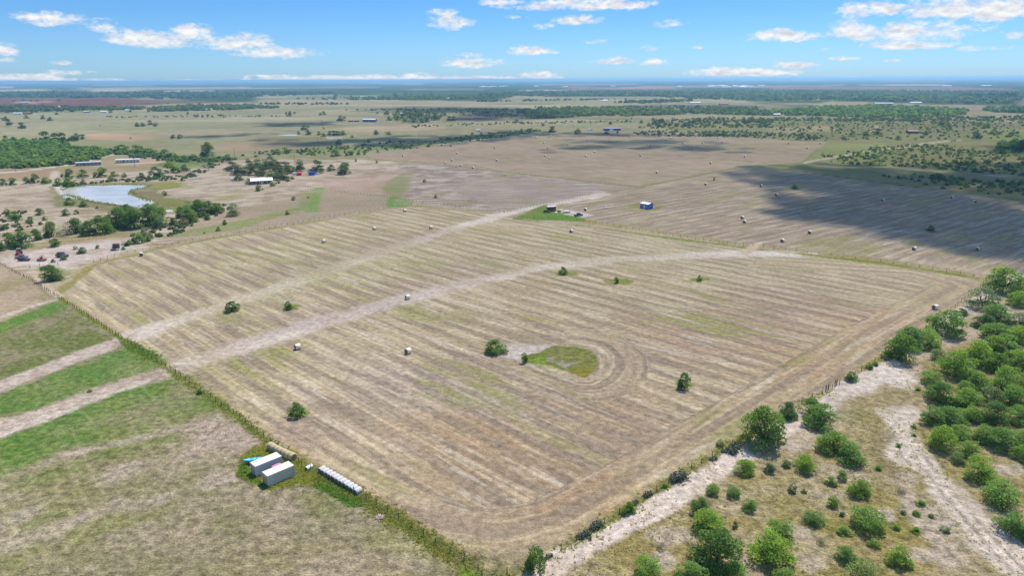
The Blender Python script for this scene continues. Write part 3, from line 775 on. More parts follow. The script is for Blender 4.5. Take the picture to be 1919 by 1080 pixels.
_mats = {}
def pm(name, colr, rough=0.7, metal=0.0, var=0.12, scale=1.2, trans=0.0):
    """plain procedural material: colour broken by two noises"""
    if name in _mats: return _mats[name]
    m = bpy.data.materials.new(name)
    m.use_nodes = True
    m.node_tree.nodes.clear()
    h = NT(m.node_tree)
    tcn = h.new('ShaderNodeTexCoord')
    n = h.math('ADD', h.math('MULTIPLY', h.noise(tcn.outputs['Object'], scale, 4, .6), .6), h.math('MULTIPLY', h.noise(tcn.outputs['Object'], scale * 6, 3, .6), .4))
    v = h.lin(n, .3, .7, 1 - var, 1 + var)
    c = h.mix(1.0, (*colr, 1), h.comb(v, v, v), 'MULTIPLY')
    b = h.new('ShaderNodeBsdfPrincipled')
    h.l.new(c, b.inputs['Base Color'])
    b.inputs['Roughness'].default_value = rough
    b.inputs['Metallic'].default_value = metal
    o = h.new('ShaderNodeOutputMaterial')
    h.l.new(b.outputs[0], o.inputs[0])
    _mats[name] = m
    return m


class MB:
    """collects boxes, prisms and tubes; build() links them as one mesh object"""
    def __init__(self):
        self.v, self.f, self.m = [], [], []

    def add(self, vs, fs, mi=0):
        o = len(self.v)
        self.v += [tuple(p) for p in vs]
        self.f += [tuple(i + o for i in fc) for fc in fs]
        self.m += [mi] * len(fs)

    def box(self, x0, x1, y0, y1, z0, z1, mi=0):
        self.add([(x, y, z) for z in (z0, z1) for y in (y0, y1) for x in (x0, x1)],
                 [(0, 2, 3, 1), (4, 5, 7, 6), (0, 1, 5, 4), (2, 6, 7, 3), (0, 4, 6, 2), (1, 3, 7, 5)], mi)

    def prism(self, prof, y0, y1, mi=0, taper=1.0):
        """profile in x,z swept along y"""
        n = len(prof)
        self.add([(x, y0, z) for x, z in prof] + [(x, y1, z) for x, z in prof],
                 [tuple(range(n - 1, -1, -1)), tuple(range(n, 2 * n))] + [(i, (i + 1) % n, n + (i + 1) % n, n + i) for i in range(n)], mi)

    def tube(self, p0, p1, r0, r1=None, n=8, mi=0, caps=True):
        r1 = r0 if r1 is None else r1
        p0, p1 = Vector(p0), Vector(p1)
        d = (p1 - p0).normalized()
        a = d.cross(Vector((0, 0, 1)) if abs(d.z) < .9 else Vector((1, 0, 0))).normalized()
        b = d.cross(a)
        vs = []
        for p, r in ((p0, r0), (p1, r1)):
            for i in range(n):
                t = 2 * math.pi * i / n
                vs.append(p + a * (r * math.cos(t)) + b * (r * math.sin(t)))
        fs = [(i, n + i, n + (i + 1) % n, (i + 1) % n) for i in range(n)]
        if caps: fs += [tuple(range(n)), tuple(range(2 * n - 1, n - 1, -1))]
        self.add(vs, fs, mi)

    def rings(self, rings, mi=0, caps=True):
        """skin a list of equal-length rings"""
        n = len(rings[0])
        vs = [p for r in rings for p in r]
        fs = []
        for k in range(len(rings) - 1):
            for i in range(n):
                fs.append((k * n + i, k * n + (i + 1) % n, (k + 1) * n + (i + 1) % n, (k + 1) * n + i))
        if caps: fs += [tuple(range(n - 1, -1, -1)), tuple(range((len(rings) - 1) * n, len(rings) * n))]
        self.add(vs, fs, mi)

    def mesh(self, name, mats, smooth=False):
        me = bpy.data.meshes.new(name)
        me.from_pydata(self.v, [], self.f)
        for mt in (mats if isinstance(mats, (list, tuple)) else [mats]): me.materials.append(mt)
        me.polygons.foreach_set('material_index', self.m)
        if smooth: me.polygons.foreach_set('use_smooth', [True] * len(me.polygons))
        me.update()
        return me

    def build(self, name, mats, parent=None, smooth=False, **kw):
        return link(name, self.mesh(name, mats, smooth), parent, **kw)


ORD = ["first", "second", "third", "fourth", "fifth", "sixth", "seventh", "eighth", "ninth", "tenth", "eleventh", "twelfth", "thirteenth", "fourteenth", "fifteenth",
       "sixteenth", "seventeenth", "eighteenth", "nineteenth", "twentieth"]
TENS = ["", "", "twenty", "thirty", "forty", "fifty", "sixty", "seventy", "eighty", "ninety"]
def ordinal(i):
    if i < 20: return ORD[i]
    n = i + 1
    if n >= 100: return "last"
    if n % 10 == 0: return TENS[n // 10][:-1] + "ieth"
    return TENS[n // 10] + "-" + ORD[n % 10 - 1]


def heading(a, b):
    p, q_ = G(*a), G(*b)
    return math.atan2(q_[1] - p[1], q_[0] - p[0])


# ------------------------------------------------------------------ water and low far hills
def water():
    m = bpy.data.materials.new("pond_water")
    m.use_nodes = True
    m.node_tree.nodes.clear()
    h = NT(m.node_tree)
    p = h.new('ShaderNodeNewGeometry').outputs['Position']
    b = h.new('ShaderNodeBsdfPrincipled')
    h.l.new(h.mix(h.step(h.noise(p, .05, 3), .4, .62), C(186, 186, 176), C(206, 202, 192)), b.inputs['Base Color'])
    b.inputs['Roughness'].default_value = .12
    b.inputs['IOR'].default_value = 1.33
    b.inputs['Specular IOR Level'].default_value = .36
    bm_ = h.new('ShaderNodeBump')
    h.l.new(h.noise(p, 1.2, 3), bm_.inputs['Height'])
    bm_.inputs['Strength'].default_value = .02
    bm_.inputs['Distance'].default_value = .1
    h.l.new(bm_.outputs[0], b.inputs['Normal'])
    o = h.new('ShaderNodeOutputMaterial')
    h.l.new(b.outputs[0], o.inputs[0])
    def sheet(name, pts, z, wob):
        P = gp(*pts)
        Q = []
        for i in range(len(P)):
            a, c = P[i], P[(i + 1) % len(P)]
            for t in np.linspace(0, 1, 9)[:-1]:
                Q.append((a[0] * (1 - t) + c[0] * t, a[1] * (1 - t) + c[1] * t))
        Q = np.array(Q)
        Q[:, 0] += wob * fbm(Q[:, 0], Q[:, 1], 9, 3, 71)
        Q[:, 1] += wob * fbm(Q[:, 0], Q[:, 1], 9, 3, 81)
        me = bpy.data.meshes.new(name)
        me.from_pydata([(x, y, z) for x, y in Q], [], [tuple(range(len(Q)))])
        me.materials.append(m)
        o_ = link(name, me)
        if o_.data.polygons[0].normal.z < 0:
            me.flip_normals()
        tag(o_, kind='structure')
    sheet("pond", [(114, 357), (130, 351), (165, 348), (230, 346.5), (280, 347.5), (276, 351), (252, 355), (243, 359), (250, 365), (262, 370), (284, 377), (292, 380), (286, 385), (294, 390), (296, 391.5), (262, 390), (240, 387), (205, 382), (160, 375), (140, 368), (122, 364)], .03, 1.6)
    sheet("pond", [(116, 370), (128, 367.5), (148, 370), (146, 373), (125, 372.5)], .03, .8)
    sheet("pond", [(305, 393), (322, 393), (325, 397), (312, 398)], .03, .8)
    sheet("stock_pond", [(519, 253.5), (540, 251.8), (566, 252), (562, 253.8), (540, 254.2)], .05, 1)
    sheet("stock_pond", [(610, 257), (640, 256), (645, 258.5), (615, 260)], .05, 1)


water()


def hills():
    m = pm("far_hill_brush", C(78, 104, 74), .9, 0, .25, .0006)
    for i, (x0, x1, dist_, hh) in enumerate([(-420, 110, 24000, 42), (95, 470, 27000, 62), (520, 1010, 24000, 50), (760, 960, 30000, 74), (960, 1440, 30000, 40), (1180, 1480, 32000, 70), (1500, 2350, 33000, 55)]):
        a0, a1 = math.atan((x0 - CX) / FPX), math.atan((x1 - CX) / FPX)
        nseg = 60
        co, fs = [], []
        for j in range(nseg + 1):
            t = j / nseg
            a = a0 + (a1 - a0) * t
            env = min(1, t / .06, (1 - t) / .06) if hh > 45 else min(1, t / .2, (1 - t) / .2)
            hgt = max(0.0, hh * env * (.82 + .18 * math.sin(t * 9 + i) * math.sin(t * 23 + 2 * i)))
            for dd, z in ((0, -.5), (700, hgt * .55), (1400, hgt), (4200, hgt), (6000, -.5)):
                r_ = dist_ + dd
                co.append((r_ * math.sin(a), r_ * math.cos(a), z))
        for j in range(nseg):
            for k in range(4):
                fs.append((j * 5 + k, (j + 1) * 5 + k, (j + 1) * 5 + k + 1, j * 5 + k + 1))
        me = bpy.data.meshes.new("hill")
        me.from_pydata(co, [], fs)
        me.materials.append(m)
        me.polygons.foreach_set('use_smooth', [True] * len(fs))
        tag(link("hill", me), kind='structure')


hills()


# ------------------------------------------------------------------ leaves
def leaf_mat(name, c, c2):
    m = bpy.data.materials.new(name)
    m.use_nodes = True
    m.node_tree.nodes.clear()
    h = NT(m.node_tree)
    tint = h.attr('tint').outputs['Fac']
    oi = h.new('ShaderNodeObjectInfo').outputs['Random']
    col_ = h.mix(tint, (*c, 1), (*c2, 1))
    v = h.lin(oi, 0, 1, .78, 1.22)
    col_ = h.mix(1.0, col_, h.comb(v, h.lin(oi, 0, 1, .84, 1.14), h.lin(oi, 0, 1, 1.15, .85)), 'MULTIPLY')
    d = h.new('ShaderNodeBsdfDiffuse')
    t = h.new('ShaderNodeBsdfTranslucent')
    h.l.new(col_, d.inputs[0])
    h.l.new(h.mix(1.0, col_, (1.15, 1.25, .6), 'MULTIPLY'), t.inputs[0])
    mx = h.new('ShaderNodeMixShader')
    mx.inputs[0].default_value = .48
    h.l.new(d.outputs[0], mx.inputs[1])
    h.l.new(t.outputs[0], mx.inputs[2])
    o = h.new('ShaderNodeOutputMaterial')
    h.l.new(mx.outputs[0], o.inputs[0])
    return m


LM = {'m': leaf_mat("mesquite_leaf", (.170, .275, .062), (.285, .415, .120)),
      'd': leaf_mat("oak_leaf", (.105, .190, .056), (.175, .275, .090)),
      'g': leaf_mat("grey_green_leaf", (.165, .225, .110), (.235, .300, .160)),
      'y': leaf_mat("yellow_green_leaf", (.180, .275, .060), (.275, .385, .105)),
      'b': leaf_mat("bare_twig_grey", (.200, .190, .155), (.270, .255, .210)),
      'o': leaf_mat("live_oak_leaf", (.090, .132, .066), (.138, .190, .094)),
      'f': leaf_mat("hazed_far_leaf", (.095, .150, .095), (.150, .205, .130)),  # lighter and bluer: distance haze put into the leaf colour
      'w': leaf_mat("wood_leaf", (.100, .172, .070), (.165, .245, .110))}
BARK = pm("bark", (.085, .066, .050), .95, 0, .3, 3)
POSTWOOD = pm("weathered_post", (.085, .068, .055), .95, 0, .3, 4)


def crown_np(rng, nlobe, nleaf, leaf, base_z=.16, top=.78, flat=.42, gap=.0):
    """leaf-sized faces spread over overlapping lobes; unit crown width, base at z 0"""
    C_, T_ = [], []
    for i in range(nlobe):
        a = rng.uniform(0, 2 * math.pi)
        rad = .39 * math.sqrt(rng.uniform(0, 1)) if i else 0
        lr = rng.uniform(.11, .20) * (1.15 - rad)
        dome = (top - lr * .6) * math.sqrt(max(0.06, 1 - (rad / .45) ** 2))
        zc = max(base_z + lr * .4, dome * rng.uniform(.08, 1.0) ** .8) if i % 5 else max(base_z + lr * .4, dome)
        if i % 3 == 1: rad *= 1.08; zc = base_z + lr * rng.uniform(.3, 1.0)
        c = np.array([rad * math.cos(a), rad * math.sin(a), max(zc, lr * .55)])
        n = int(nleaf / nlobe * (lr / .18) ** 1.6 * rng.uniform(.4, 1.15))
        d = rng.normal(size=(n, 3)); d /= np.linalg.norm(d, axis=1)[:, None]
        d[:, 2] = np.where(d[:, 2] < -.6, -d[:, 2], d[:, 2])
        rr_ = lr * np.clip(rng.normal(.92, .16, n), .2, 1.28)
        p = c + d * rr_[:, None] * np.array([1.08, 1.08, .74])
        C_.append(p); T_.append(np.clip(rng.uniform(0, 1) * .55 + rng.uniform(0, .45, n), 0, 1))
    Cn, Tn = np.concatenate(C_), np.concatenate(T_)
    keep = Cn[:, 2] > .01
    Cn, Tn = Cn[keep], Tn[keep]
    n = len(Cn)
    nrm = rng.normal(size=(n, 3)); nrm[:, 2] = np.abs(nrm[:, 2]) + .35
    nrm /= np.linalg.norm(nrm, axis=1)[:, None]
    a = np.cross(nrm, rng.normal(size=(n, 3))); a /= np.linalg.norm(a, axis=1)[:, None] + 1e-9
    b = np.cross(nrm, a)
    sz = leaf * rng.uniform(.6, 1.35, n)[:, None]
    a *= sz; b *= sz * .62
    co = np.stack([Cn - a, Cn + b, Cn + a, Cn - b], 1).reshape(-1, 3)
    qd = np.arange(4 * n).reshape(-1, 4)
    return co, qd, np.repeat(Tn, 4)


def crown_mesh(name, rng, mt, **kw):
    co, qd, tn = crown_np(rng, **kw)
    me = np_mesh(name, co, qd)
    setattr_np(me, 'tint', 'FLOAT', tn)
    me.materials.append(mt)
    return me


def trunk_mb(rng, hgt=.55, r=.028, nl=6):
    mb = MB()
    lean = Vector((rng.uniform(-.05, .05), rng.uniform(-.05, .05), 0))
    fork = Vector((0, 0, hgt * .30)) + lean
    mb.tube((0, 0, -.01), fork, r, r * .75, 7)
    for i in range(nl):
        a = 2 * math.pi * (i + rng.uniform(0, .5)) / nl
        e = fork + Vector((math.cos(a) * rng.uniform(.12, .26), math.sin(a) * rng.uniform(.12, .26), hgt * rng.uniform(.35, .62)))
        midp = (fork + e) / 2 + Vector((math.cos(a) * .04, math.sin(a) * .04, -.02))
        mb.tube(fork, midp, r * .55, r * .4, 5, caps=False)
        mb.tube(midp, e, r * .4, r * .14, 5, caps=False)
        e2 = e + Vector((math.cos(a + .8) * .1, math.sin(a + .8) * .1, hgt * .12))
        mb.tube(midp, e2, r * .28, r * .1, 4, caps=False)
    return mb


def joined(me_a, trunk_me, name):
    """crown and trunk in one mesh, for copies too small to show parts"""
    na = len(me_a.vertices)
    co = np.zeros(na * 3, np.float32); me_a.vertices.foreach_get('co', co)
    mb_v = [tuple(v.co) for v in trunk_me.vertices]
    qd = np.arange(na).reshape(-1, 4)
    tq = [tuple(i + na for i in p.vertices) for p in trunk_me.polygons]
    q4 = [p for p in tq if len(p) == 4]
    me = np_mesh(name, np.concatenate([co.reshape(-1, 3), np.array(mb_v, np.float32)]), np.concatenate([qd, np.array(q4)]))
    tn = np.zeros(na, np.float32); me_a.attributes['tint'].data.foreach_get('value', tn)
    setattr_np(me, 'tint', 'FLOAT', np.concatenate([tn, np.zeros(len(mb_v))]))
    me.materials.append(me_a.materials[0]); me.materials.append(BARK)
    mi = np.zeros(len(me.polygons), np.int32); mi[len(qd):] = 1
    me.polygons.foreach_set('material_index', mi)
    return me


rng = np.random.default_rng(11)
TRUNKS = [trunk_mb(rng).mesh("trunk", BARK) for _ in range(5)]
CROWN, SMALLT, SHRUB, FARB = {}, {}, {}, {}
for k_t in LM:
    dens_ = {'m': 8000, 'd': 8600, 'g': 5600, 'y': 7400, 'b': 1600, 'o': 7600, 'w': 400, 'f': 400}[k_t]
    CROWN[k_t] = [crown_mesh("crown", rng, LM[k_t], nlobe=int(rng.integers(26, 38)), nleaf=dens_, leaf=.024, base_z=.05 if k_t != 'd' else .02, top=.74 if k_t in 'mgb' else .80) for _ in range(5 if k_t == 'm' else 3)]
    SMALLT[k_t] = []
    if k_t in 'wf': continue
    for j in range(3):
        cm = crown_mesh("crown", rng, LM[k_t], nlobe=14, nleaf=1100 if k_t != 'b' else 300, leaf=.052, base_z=.03, top=.68)
        SMALLT[k_t].append(joined(cm, TRUNKS[j], "tree"))
    SHRUB[k_t] = [crown_mesh("shrub", rng, LM[k_t], nlobe=int(rng.integers(16, 22)), nleaf=3600 if k_t != 'b' else 900, leaf=.036, base_z=.04, top=.66 + .24 * rng.uniform()) for _ in range(4)]
    FARB[k_t] = [crown_mesh("bush", rng, LM[k_t], nlobe=9, nleaf=260, leaf=.10, base_z=.05, top=.66) for _ in range(3)]

TREES = []                                  # (object, px, py, w) for the records


def tree(px, py, w, typ, label, hs=1.0, group=None, big=True, name=None, cat='tree'):
    """a tree whose trunk meets the ground at the given survey point; w = crown width in survey pixels"""
    p = G(px, py)
    wm = w * mpp(p)
    rz = random.uniform(0, 6.28)
    nm = name or {'m': "mesquite_tree", 'd': "oak_tree", 'g': "grey_green_tree", 'y': "mesquite_tree", 'b': "bare_tree", 'o': "live_oak_tree"}[typ]
    if big:
        e = empty(nm, (p[0], p[1], 0), rz, label, cat, group)
        u = random.uniform(.86, 1.16)
        e.scale = (wm * u, wm / u, wm * hs * random.uniform(.9, 1.1))
        link("trunk", random.choice(TRUNKS), e)
        link("crown", random.choice(CROWN[typ]), e)
        return e
    o = link(nm, random.choice(SMALLT[typ]), None, (p[0], p[1], 0), rz, (wm, wm, wm * hs))
    return tag(o, label, cat, group)


def shrub(px, py, w, typ, label, hs=1.0, group=None, far=False, name="shrub", cat='shrub'):
    p = G(px, py)
    wm = w * mpp(p)
    o = link(name, random.choice((FARB if far else SHRUB)[typ]), None, (p[0], p[1], 0), random.uniform(0, 6.28), (wm, wm, wm * hs))
    return tag(o, label, cat, group)


# ================================================================== trees and shrubs, near to far
NEAR_TREES = [
    # px, py, width, type, height scale, label
    (1428, 834, 96, 'd', 1.12, "biggest dark green dome-shaped tree beside the sandy track"),
    (1476, 782, 42, 'd', .95, "small tree with bare lower stems just behind the biggest dome-shaped tree"),
    (1519, 776, 48, 'd', 1.0, "dark green tree touching the fence, right behind its rounder bright neighbour"),
    (1533, 800, 68, 'm', 1.0, "bright round tree with black shadow, two right of the biggest dome-shaped tree"),
    (1560, 845, 62, 'm', .9, "left half of the twin-crowned tree with bare grey stems showing"),
    (1592, 864, 62, 'm', .95, "right fuller half of the twin-crowned tree beside the bare caliche"),
    (1509, 882, 47, 'm', 1.1, "compact round tree standing alone left of the twin-crowned tree"),
    (1610, 928, 45, 'm', 1.1, "narrow upright bright green tree at the left edge of the sandy clearing"),
    (1624, 990, 69, 'm', 1.0, "broad flat-topped tree with visible trunk and wide black shadow, in the dry grass"),
    (1525, 980, 45, 'm', .85, "low feathery round tree left of the flat-topped tree"),
    (1586, 1052, 44, 'm', .95, "rich green ball-shaped tree near the bottom edge, between two paler ones"),
    (1637, 1024, 27, 'y', .8, "small pale bush-like tree directly below the flat-topped tree"),
    (1684, 1058, 54, 'y', 1.0, "yellow-green tree with a black shadow at its foot, near the bottom right"),
    (1618, 1098, 82, 'g', .9, "pale grey-green tree cut off by the bottom edge"),
    (1472, 1098, 56, 'y', .9, "bright yellow-green tree cut off by the bottom edge, left of the grey-green one"),
    (1440, 1050, 92, 'm', 1.05, "large airy light green tree with grey branches inside, near the bottom edge"),
    (1462, 1005, 55, 'm', 1.0, "dense upper crown rising behind the large airy tree at the bottom"),
    (1214, 1082, 66, 'm', 1.05, "leftmost round bright green tree at the bottom edge, right of the sandy track"),
    (1296, 1090, 64, 'y', .95, "bright green tree with yellow tips in front of the big dark thicket tree, bottom edge"),
    (1345, 1062, 104, 'd', 1.05, "largest dark feathery thicket tree at the bottom, behind the yellow-tipped one"),
    (1372, 1082, 60, 'm', .9, "tree filling the right flank of the largest dark thicket tree at the bottom"),
    (1330, 992, 72, 'm', .85, "spreading tree with thin olive crown just above the largest dark thicket tree"),
    (1311, 960, 45, 'd', 1.0, "dark round tree closest to the middle stretch of the sandy track"),
    (1335, 926, 29, 'm', 1.15, "upright oval sapling beside the track, above the dark round tree"),
    (1374, 930, 30, 'm', 1.15, "oval sapling in dry grass, middle one of three in a slanting row"),
    (1403, 957, 32, 'm', 1.15, "bright oval sapling in dry grass, rightmost of three in a slanting row"),
    (1394, 888, 41, 'm', 1.0, "round bright tree with a wide black shadow just below the cactus patch"),
    (1840, 898, 72, 'm', 1.0, "feathery tree standing apart just below the dense thicket at the right edge"),
    (1872, 942, 76, 'm', 1.0, "umbrella-shaped tree with fanned grey stems at the right edge"),
    (1897, 1000, 64, 'm', 1.1, "bushy green tree with a black shadow below the umbrella-shaped tree, right edge"),
    (1922, 1012, 50, 'd', 1.1, "dark tree half cut off by the right edge, below the umbrella-shaped tree"),
    (1685, 676, 66, 'd', 1.05, "dark-bottomed tree at the fence, foremost of the clump by the field's right edge"),
    (1702, 652, 64, 'm', 1.0, "light green middle tree of the clump by the field's right edge"),
    (1737, 650, 62, 'm', 1.0, "right-hand tree of the clump by the field's right edge, over bare sand"),
    (1772, 628, 72, 'm', 1.05, "domed tree with a hay bale at its upper left"),
    (1840, 578, 60, 'g', 1.0, "grey-green tree standing over the sandy track near the field's far right corner"),
    (1880, 548, 74, 'm', 1.0, "broad bright tree at the far right corner of the striped field"),
    (1905, 573, 44, 'm', 1.0, "bright little tree right of the sandy gap, below the far corner tree"),
    (1842, 614, 40, 'd', 1.0, "dark tree on the left flank of the right-hand row above the bare sand"),
    (1870, 604, 62, 'm', .9, "flat light tree between the grey-green tree and the thicket at right"),
    (1908, 612, 50, 'g', .9, "thin pale tree at the right edge above the thicket"),
]
for (a_, b_, w_, t_, h_, lab) in NEAR_TREES:
    tree(a_, b_, w_ * .96, t_, lab, h_ * .86, "trees beside the sandy track")

THICKET = [(1868, 632, 64), (1905, 638, 60), (1890, 660, 66), (1858, 658, 52), (1745, 716, 50), (1790, 702, 72), (1760, 672, 44), (1826, 676, 66), (1862, 690, 60), (1900, 690, 64),
           (1832, 722, 62), (1878, 728, 66), (1912, 722, 50), (1806, 730, 40), (1762, 752, 66), (1808, 756, 66), (1850, 752, 60), (1892, 758, 66), (1744, 790, 50), (1780, 792, 62), (1822, 786, 60),
           (1865, 792, 66), (1908, 790, 58), (1765, 836, 64), (1800, 820, 50), (1812, 852, 50), (1842, 822, 56), (1878, 838, 74), (1912, 830, 56), (1795, 864, 36), (1918, 860, 44), (1930, 760, 60), (1935, 700, 60)]
THK = sorted(THICKET, key=lambda t: t[1])
bands_ = [("back", 0, 11), ("middle", 11, 22), ("front", 22, 99)]
for nm_, i0_, i1_ in bands_:
    row_ = sorted(THK[i0_:i1_], key=lambda t: t[0])
    for i, (a_, b_, w_) in enumerate(row_):
        t_ = 'mmymmgmdm'[(i * 5 + i0_) % 9]
        tree(a_, b_ + 3, w_ * .92, t_, f"{ordinal(i)} tree from the left, {nm_} part of the dense right-edge thicket", random.uniform(.68, .95), "trees of the dense thicket at right")

NEAR_SHRUBS = [
    (1560, 949, 25, 'm', .9, "small bright shrub right of the low feathery tree, in dry grass"),
    (1556, 908, 25, 'y', .8, "soft light shrub left of its upright dark twin, below the twin-crowned tree"),
    (1577, 900, 21, 'm', 1.1, "upright shrub squeezed against a lighter one, below the twin-crowned tree"),
    (1473, 875, 19, 'g', 1.0, "sparse grey-green shrub left of the compact round tree"),
    (1485, 922, 19, 'g', 1.0, "dull green shrub, left one of a small pair in dry grass"),
    (1506, 924, 12, 'y', .9, "tiny pale shrub, right one of a small pair in dry grass"),
    (1442, 886, 24, 'g', 1.1, "sparse pale shrub right of the round tree below the cactus patch"),
    (1678, 992, 18, 'y', .7, "yellowish low shrub right of the flat-topped tree"),
    (1715, 998, 22, 'y', .6, "yellowish low shrub on the grass left of the wide sandy track"),
    (1583, 1000, 32, 'y', .5, "low spreading yellow-green shrub left of the flat-topped tree's shadow"),
    (1718, 966, 18, 'y', .7, "bright little shrub on bare soil left of the wide sandy track"),
    (1687, 921, 25, 'b', .5, "flat grey shrub lying on bare soil beside the sandy track"),
    (1692, 964, 14, 'g', .7, "grey-green tuft-like shrub on bare soil, left of the bright little shrub"),
    (1744, 970, 12, 'g', .9, "grey upright shrub at the very edge of the wide sandy track"),
    (1771, 996, 20, 'g', .6, "straggly shrub in the middle of the wide sandy track's left verge"),
    (1724, 947, 22, 'y', .6, "pale olive shrub at the bend of the wide sandy track"),
    (1646, 881, 15, 'm', .8, "small green shrub on bare caliche right of the narrow upright tree"),
    (1683, 838, 13, 'm', .6, "lone small green shrub in the upper part of the sandy clearing"),
    (1540, 1020, 26, 'b', .6, "half-dry grey shrub above the rich green ball-shaped tree"),
    (1578, 968, 12, 'g', 1.0, "small grey shrub between the feathery tree and the flat-topped tree"),
    (1377, 990, 12, 'g', 1.6, "thin upright shrub right of the spreading olive tree"),
    (1240, 1030, 22, 'b', .9, "pale grey dry shrub above the leftmost round tree at the bottom"),
    (1720, 732, 12, 'm', .7, "small shrub at the left tip of the thicket's front opening"),
    (1712, 802, 13, 'y', .8, "pale shrub on the sand, left of the thicket's middle"),
    (1712, 818, 11, 'm', .7, "lowest of the small shrubs on the sand left of the thicket"),
    (1595, 714, 27, 'd', .9, "dark shrub with a pale post at its left on the field's right fence"),
    (1629, 692, 15, 'd', .9, "left one of two little shrubs on the fence above the sandy clearing"),
    (1640, 686, 12, 'd', .9, "right one of two little shrubs on the fence above the sandy clearing"),
    (1800, 590, 26, 'd', .6, "low dark shrub by the sandy track, left of the grey-green tree"),
    (1002, 1074, 44, 'd', 1.35, "tall dark shrub with a shoot on top, at the bottom of the right fence"),
    (1178, 962, 30, 'd', 1.0, "green shrub among cactus midway along the right fence"),
    (1350, 836, 18, 'g', .8, "pale weedy shrub left of the dark cactus patch on the fence"),
    (1105, 1012, 10, 'd', .8, "little dark shrub tucked between two cactus clumps on the fence"),
    (1245, 914, 14, 'y', .8, "weedy yellow-green shrub on the fence beside the long cactus clump"),
    # lone bushes left standing in the hay field
    (436, 584, 32, 'd', .8, "low dark bush in the striped field, left one of the pair at left"),
    (540, 580, 20, 'd', 1.05, "round dark bush with a green tail, right one of the pair at left"),
    (555, 781, 33, 'd', 1.1, "round dark bush in the striped field nearest the two containers"),
    (930, 661, 42, 'd', .75, "wide two-headed bush left of the green island in the striped field"),
    (983, 680, 17, 'd', 1.25, "small upright bush at the left tip of the green island"),
    (1281, 729, 28, 'd', 1.25, "upright dark bush standing alone right of the green island"),
    (1054, 514, 19, 'd', .95, "dark bush by the pale lane, left of three in the field's far half"),
    (1155, 531, 12, 'd', 1.15, "small bush in a grass strip, middle of three in the field's far half"),
    (1310, 527, 11, 'd', 1.4, "little upright bush, right of three in the field's far half"),
    (375, 738, 14, 'd', .9, "small bush growing in the left fence line"),
    (168, 735, 10, 'd', .6, "small green tuft in the bare strip of the left pasture"),
    (1743, 434, 17, 'd', .9, "dark shrub alone in the cloud-shaded hay field at right"),
    (1489, 354, 13, 'd', .9, "dark shrub on the sunlit edge of the cloud shadow"),
    (1338, 338, 6, 'd', 1.2, "tiny dark bush on the grass strip between the two far hay fields"),
    (817, 371, 9, 'd', .9, "small dark bush in the stony mauve pasture, nearer of two"),
    (796, 341, 8, 'd', .9, "small dark bush in the stony mauve pasture, farther of two"),
    (551, 375, 10, 'd', .9, "small dark bush on pink soil left of the green gully"),
    (539, 402, 10, 'd', 1.0, "dark bush just above the curved fence, left of the green gully"),
    (578, 371, 5, 'd', .9, "tiny dark bush inside the green gully"),
]
for (a_, b_, w_, t_, h_, lab) in NEAR_SHRUBS:
    shrub(a_, b_, w_, t_, lab, h_, "shrubs and lone bushes")

# the creek line below the pond, the vehicle yard and the pond bank
def series(rows, kind, typ_of, label, group, big=False, hs=(.8, 1.05), far=False):
    rows = sorted(rows, key=lambda t: t[0])
    for i, r_ in enumerate(rows):
        t_ = r_[3] if len(r_) > 3 else typ_of
        lab = label.format(ordinal(i))
        h_ = random.uniform(*hs)
        if kind == 'tree': tree(r_[0], r_[1], r_[2], t_, lab, h_, group, big=big)
        else: shrub(r_[0], r_[1], r_[2], t_, lab, h_, group, far=far)


tree(97, 526, 40, 'd', "lone round tree at the corner of the left fence and the hay field", .95, "trees near the pond")
tree(440, 404, 31, 'g', "lone grey-green tree on the slope right of the creek trees", 1.0, "trees near the pond")
tree(390, 295, 25, 'd', "tall solitary tree with bare trunk beyond the mobile homes", 1.3, "trees near the pond")
tree(646, 327, 28, 'd', "solitary open-crowned tree right of the blue container by the house", 1.05, "trees near the pond")
tree(125, 441, 36, 'b', "leafless grey tree among the green creek trees", .9, "trees near the pond")
tree(272, 448, 30, 'b', "half-bare grey tree below the creek trees near the pond", 1.1, "trees near the pond")
tree(345, 424, 24, 'b', "grey bare-branched tree between the two clumps of creek trees", .9, "trees near the pond")
series([(20, 462, 28), (42, 464, 44), (69, 450, 24), (97, 444, 30), (143, 437, 36), (104, 462, 22), (168, 441, 30), (192, 438, 42), (208, 428, 36), (225, 428, 48), (252, 428, 52), (238, 418, 40), (282, 424, 50), (302, 415, 36),
        (299, 427, 30, 'g'), (325, 422, 18), (355, 417, 38), (340, 408, 26), (375, 404, 36), (352, 396, 28, 'g'), (395, 401, 30), (408, 399, 26), (372, 390, 20), (5, 470, 20), (390, 412, 14)],
       'tree', 'd', "{} dark tree from the left along the creek below the pond", "creek trees below the pond", big=True, hs=(.85, 1.1))
series([(132, 384, 20), (156, 388, 17), (125, 404, 19), (74, 403, 18, 'g'), (84, 413, 10), (28, 413, 26), (5, 432, 15), (144, 401, 10), (15, 405, 14), (182, 391, 6), (308, 366, 12), (52, 418, 10)],
       'shrub', 'd', "{} bush from the left on the pink ground left of the pond", "bushes left of the pond")
series([(422, 421, 12), (409, 433, 10), (262, 456, 24, 'm'), (243, 459, 15), (280, 452, 16, 'g'), (232, 459, 12, 'b'), (300, 441, 9), (330, 432, 10), (345, 428, 9), (360, 424, 8), (383, 438, 5), (154, 475, 18, 'g'), (142, 468, 10, 'g'), (183, 466, 9), (120, 487, 14, 'g'), (100, 492, 10, 'g'), (232, 468, 9, 'y'), (213, 468, 10, 'g')],
       'shrub', 'd', "{} shrub from the left between creek trees and field fence", "shrubs between creek and field fence")
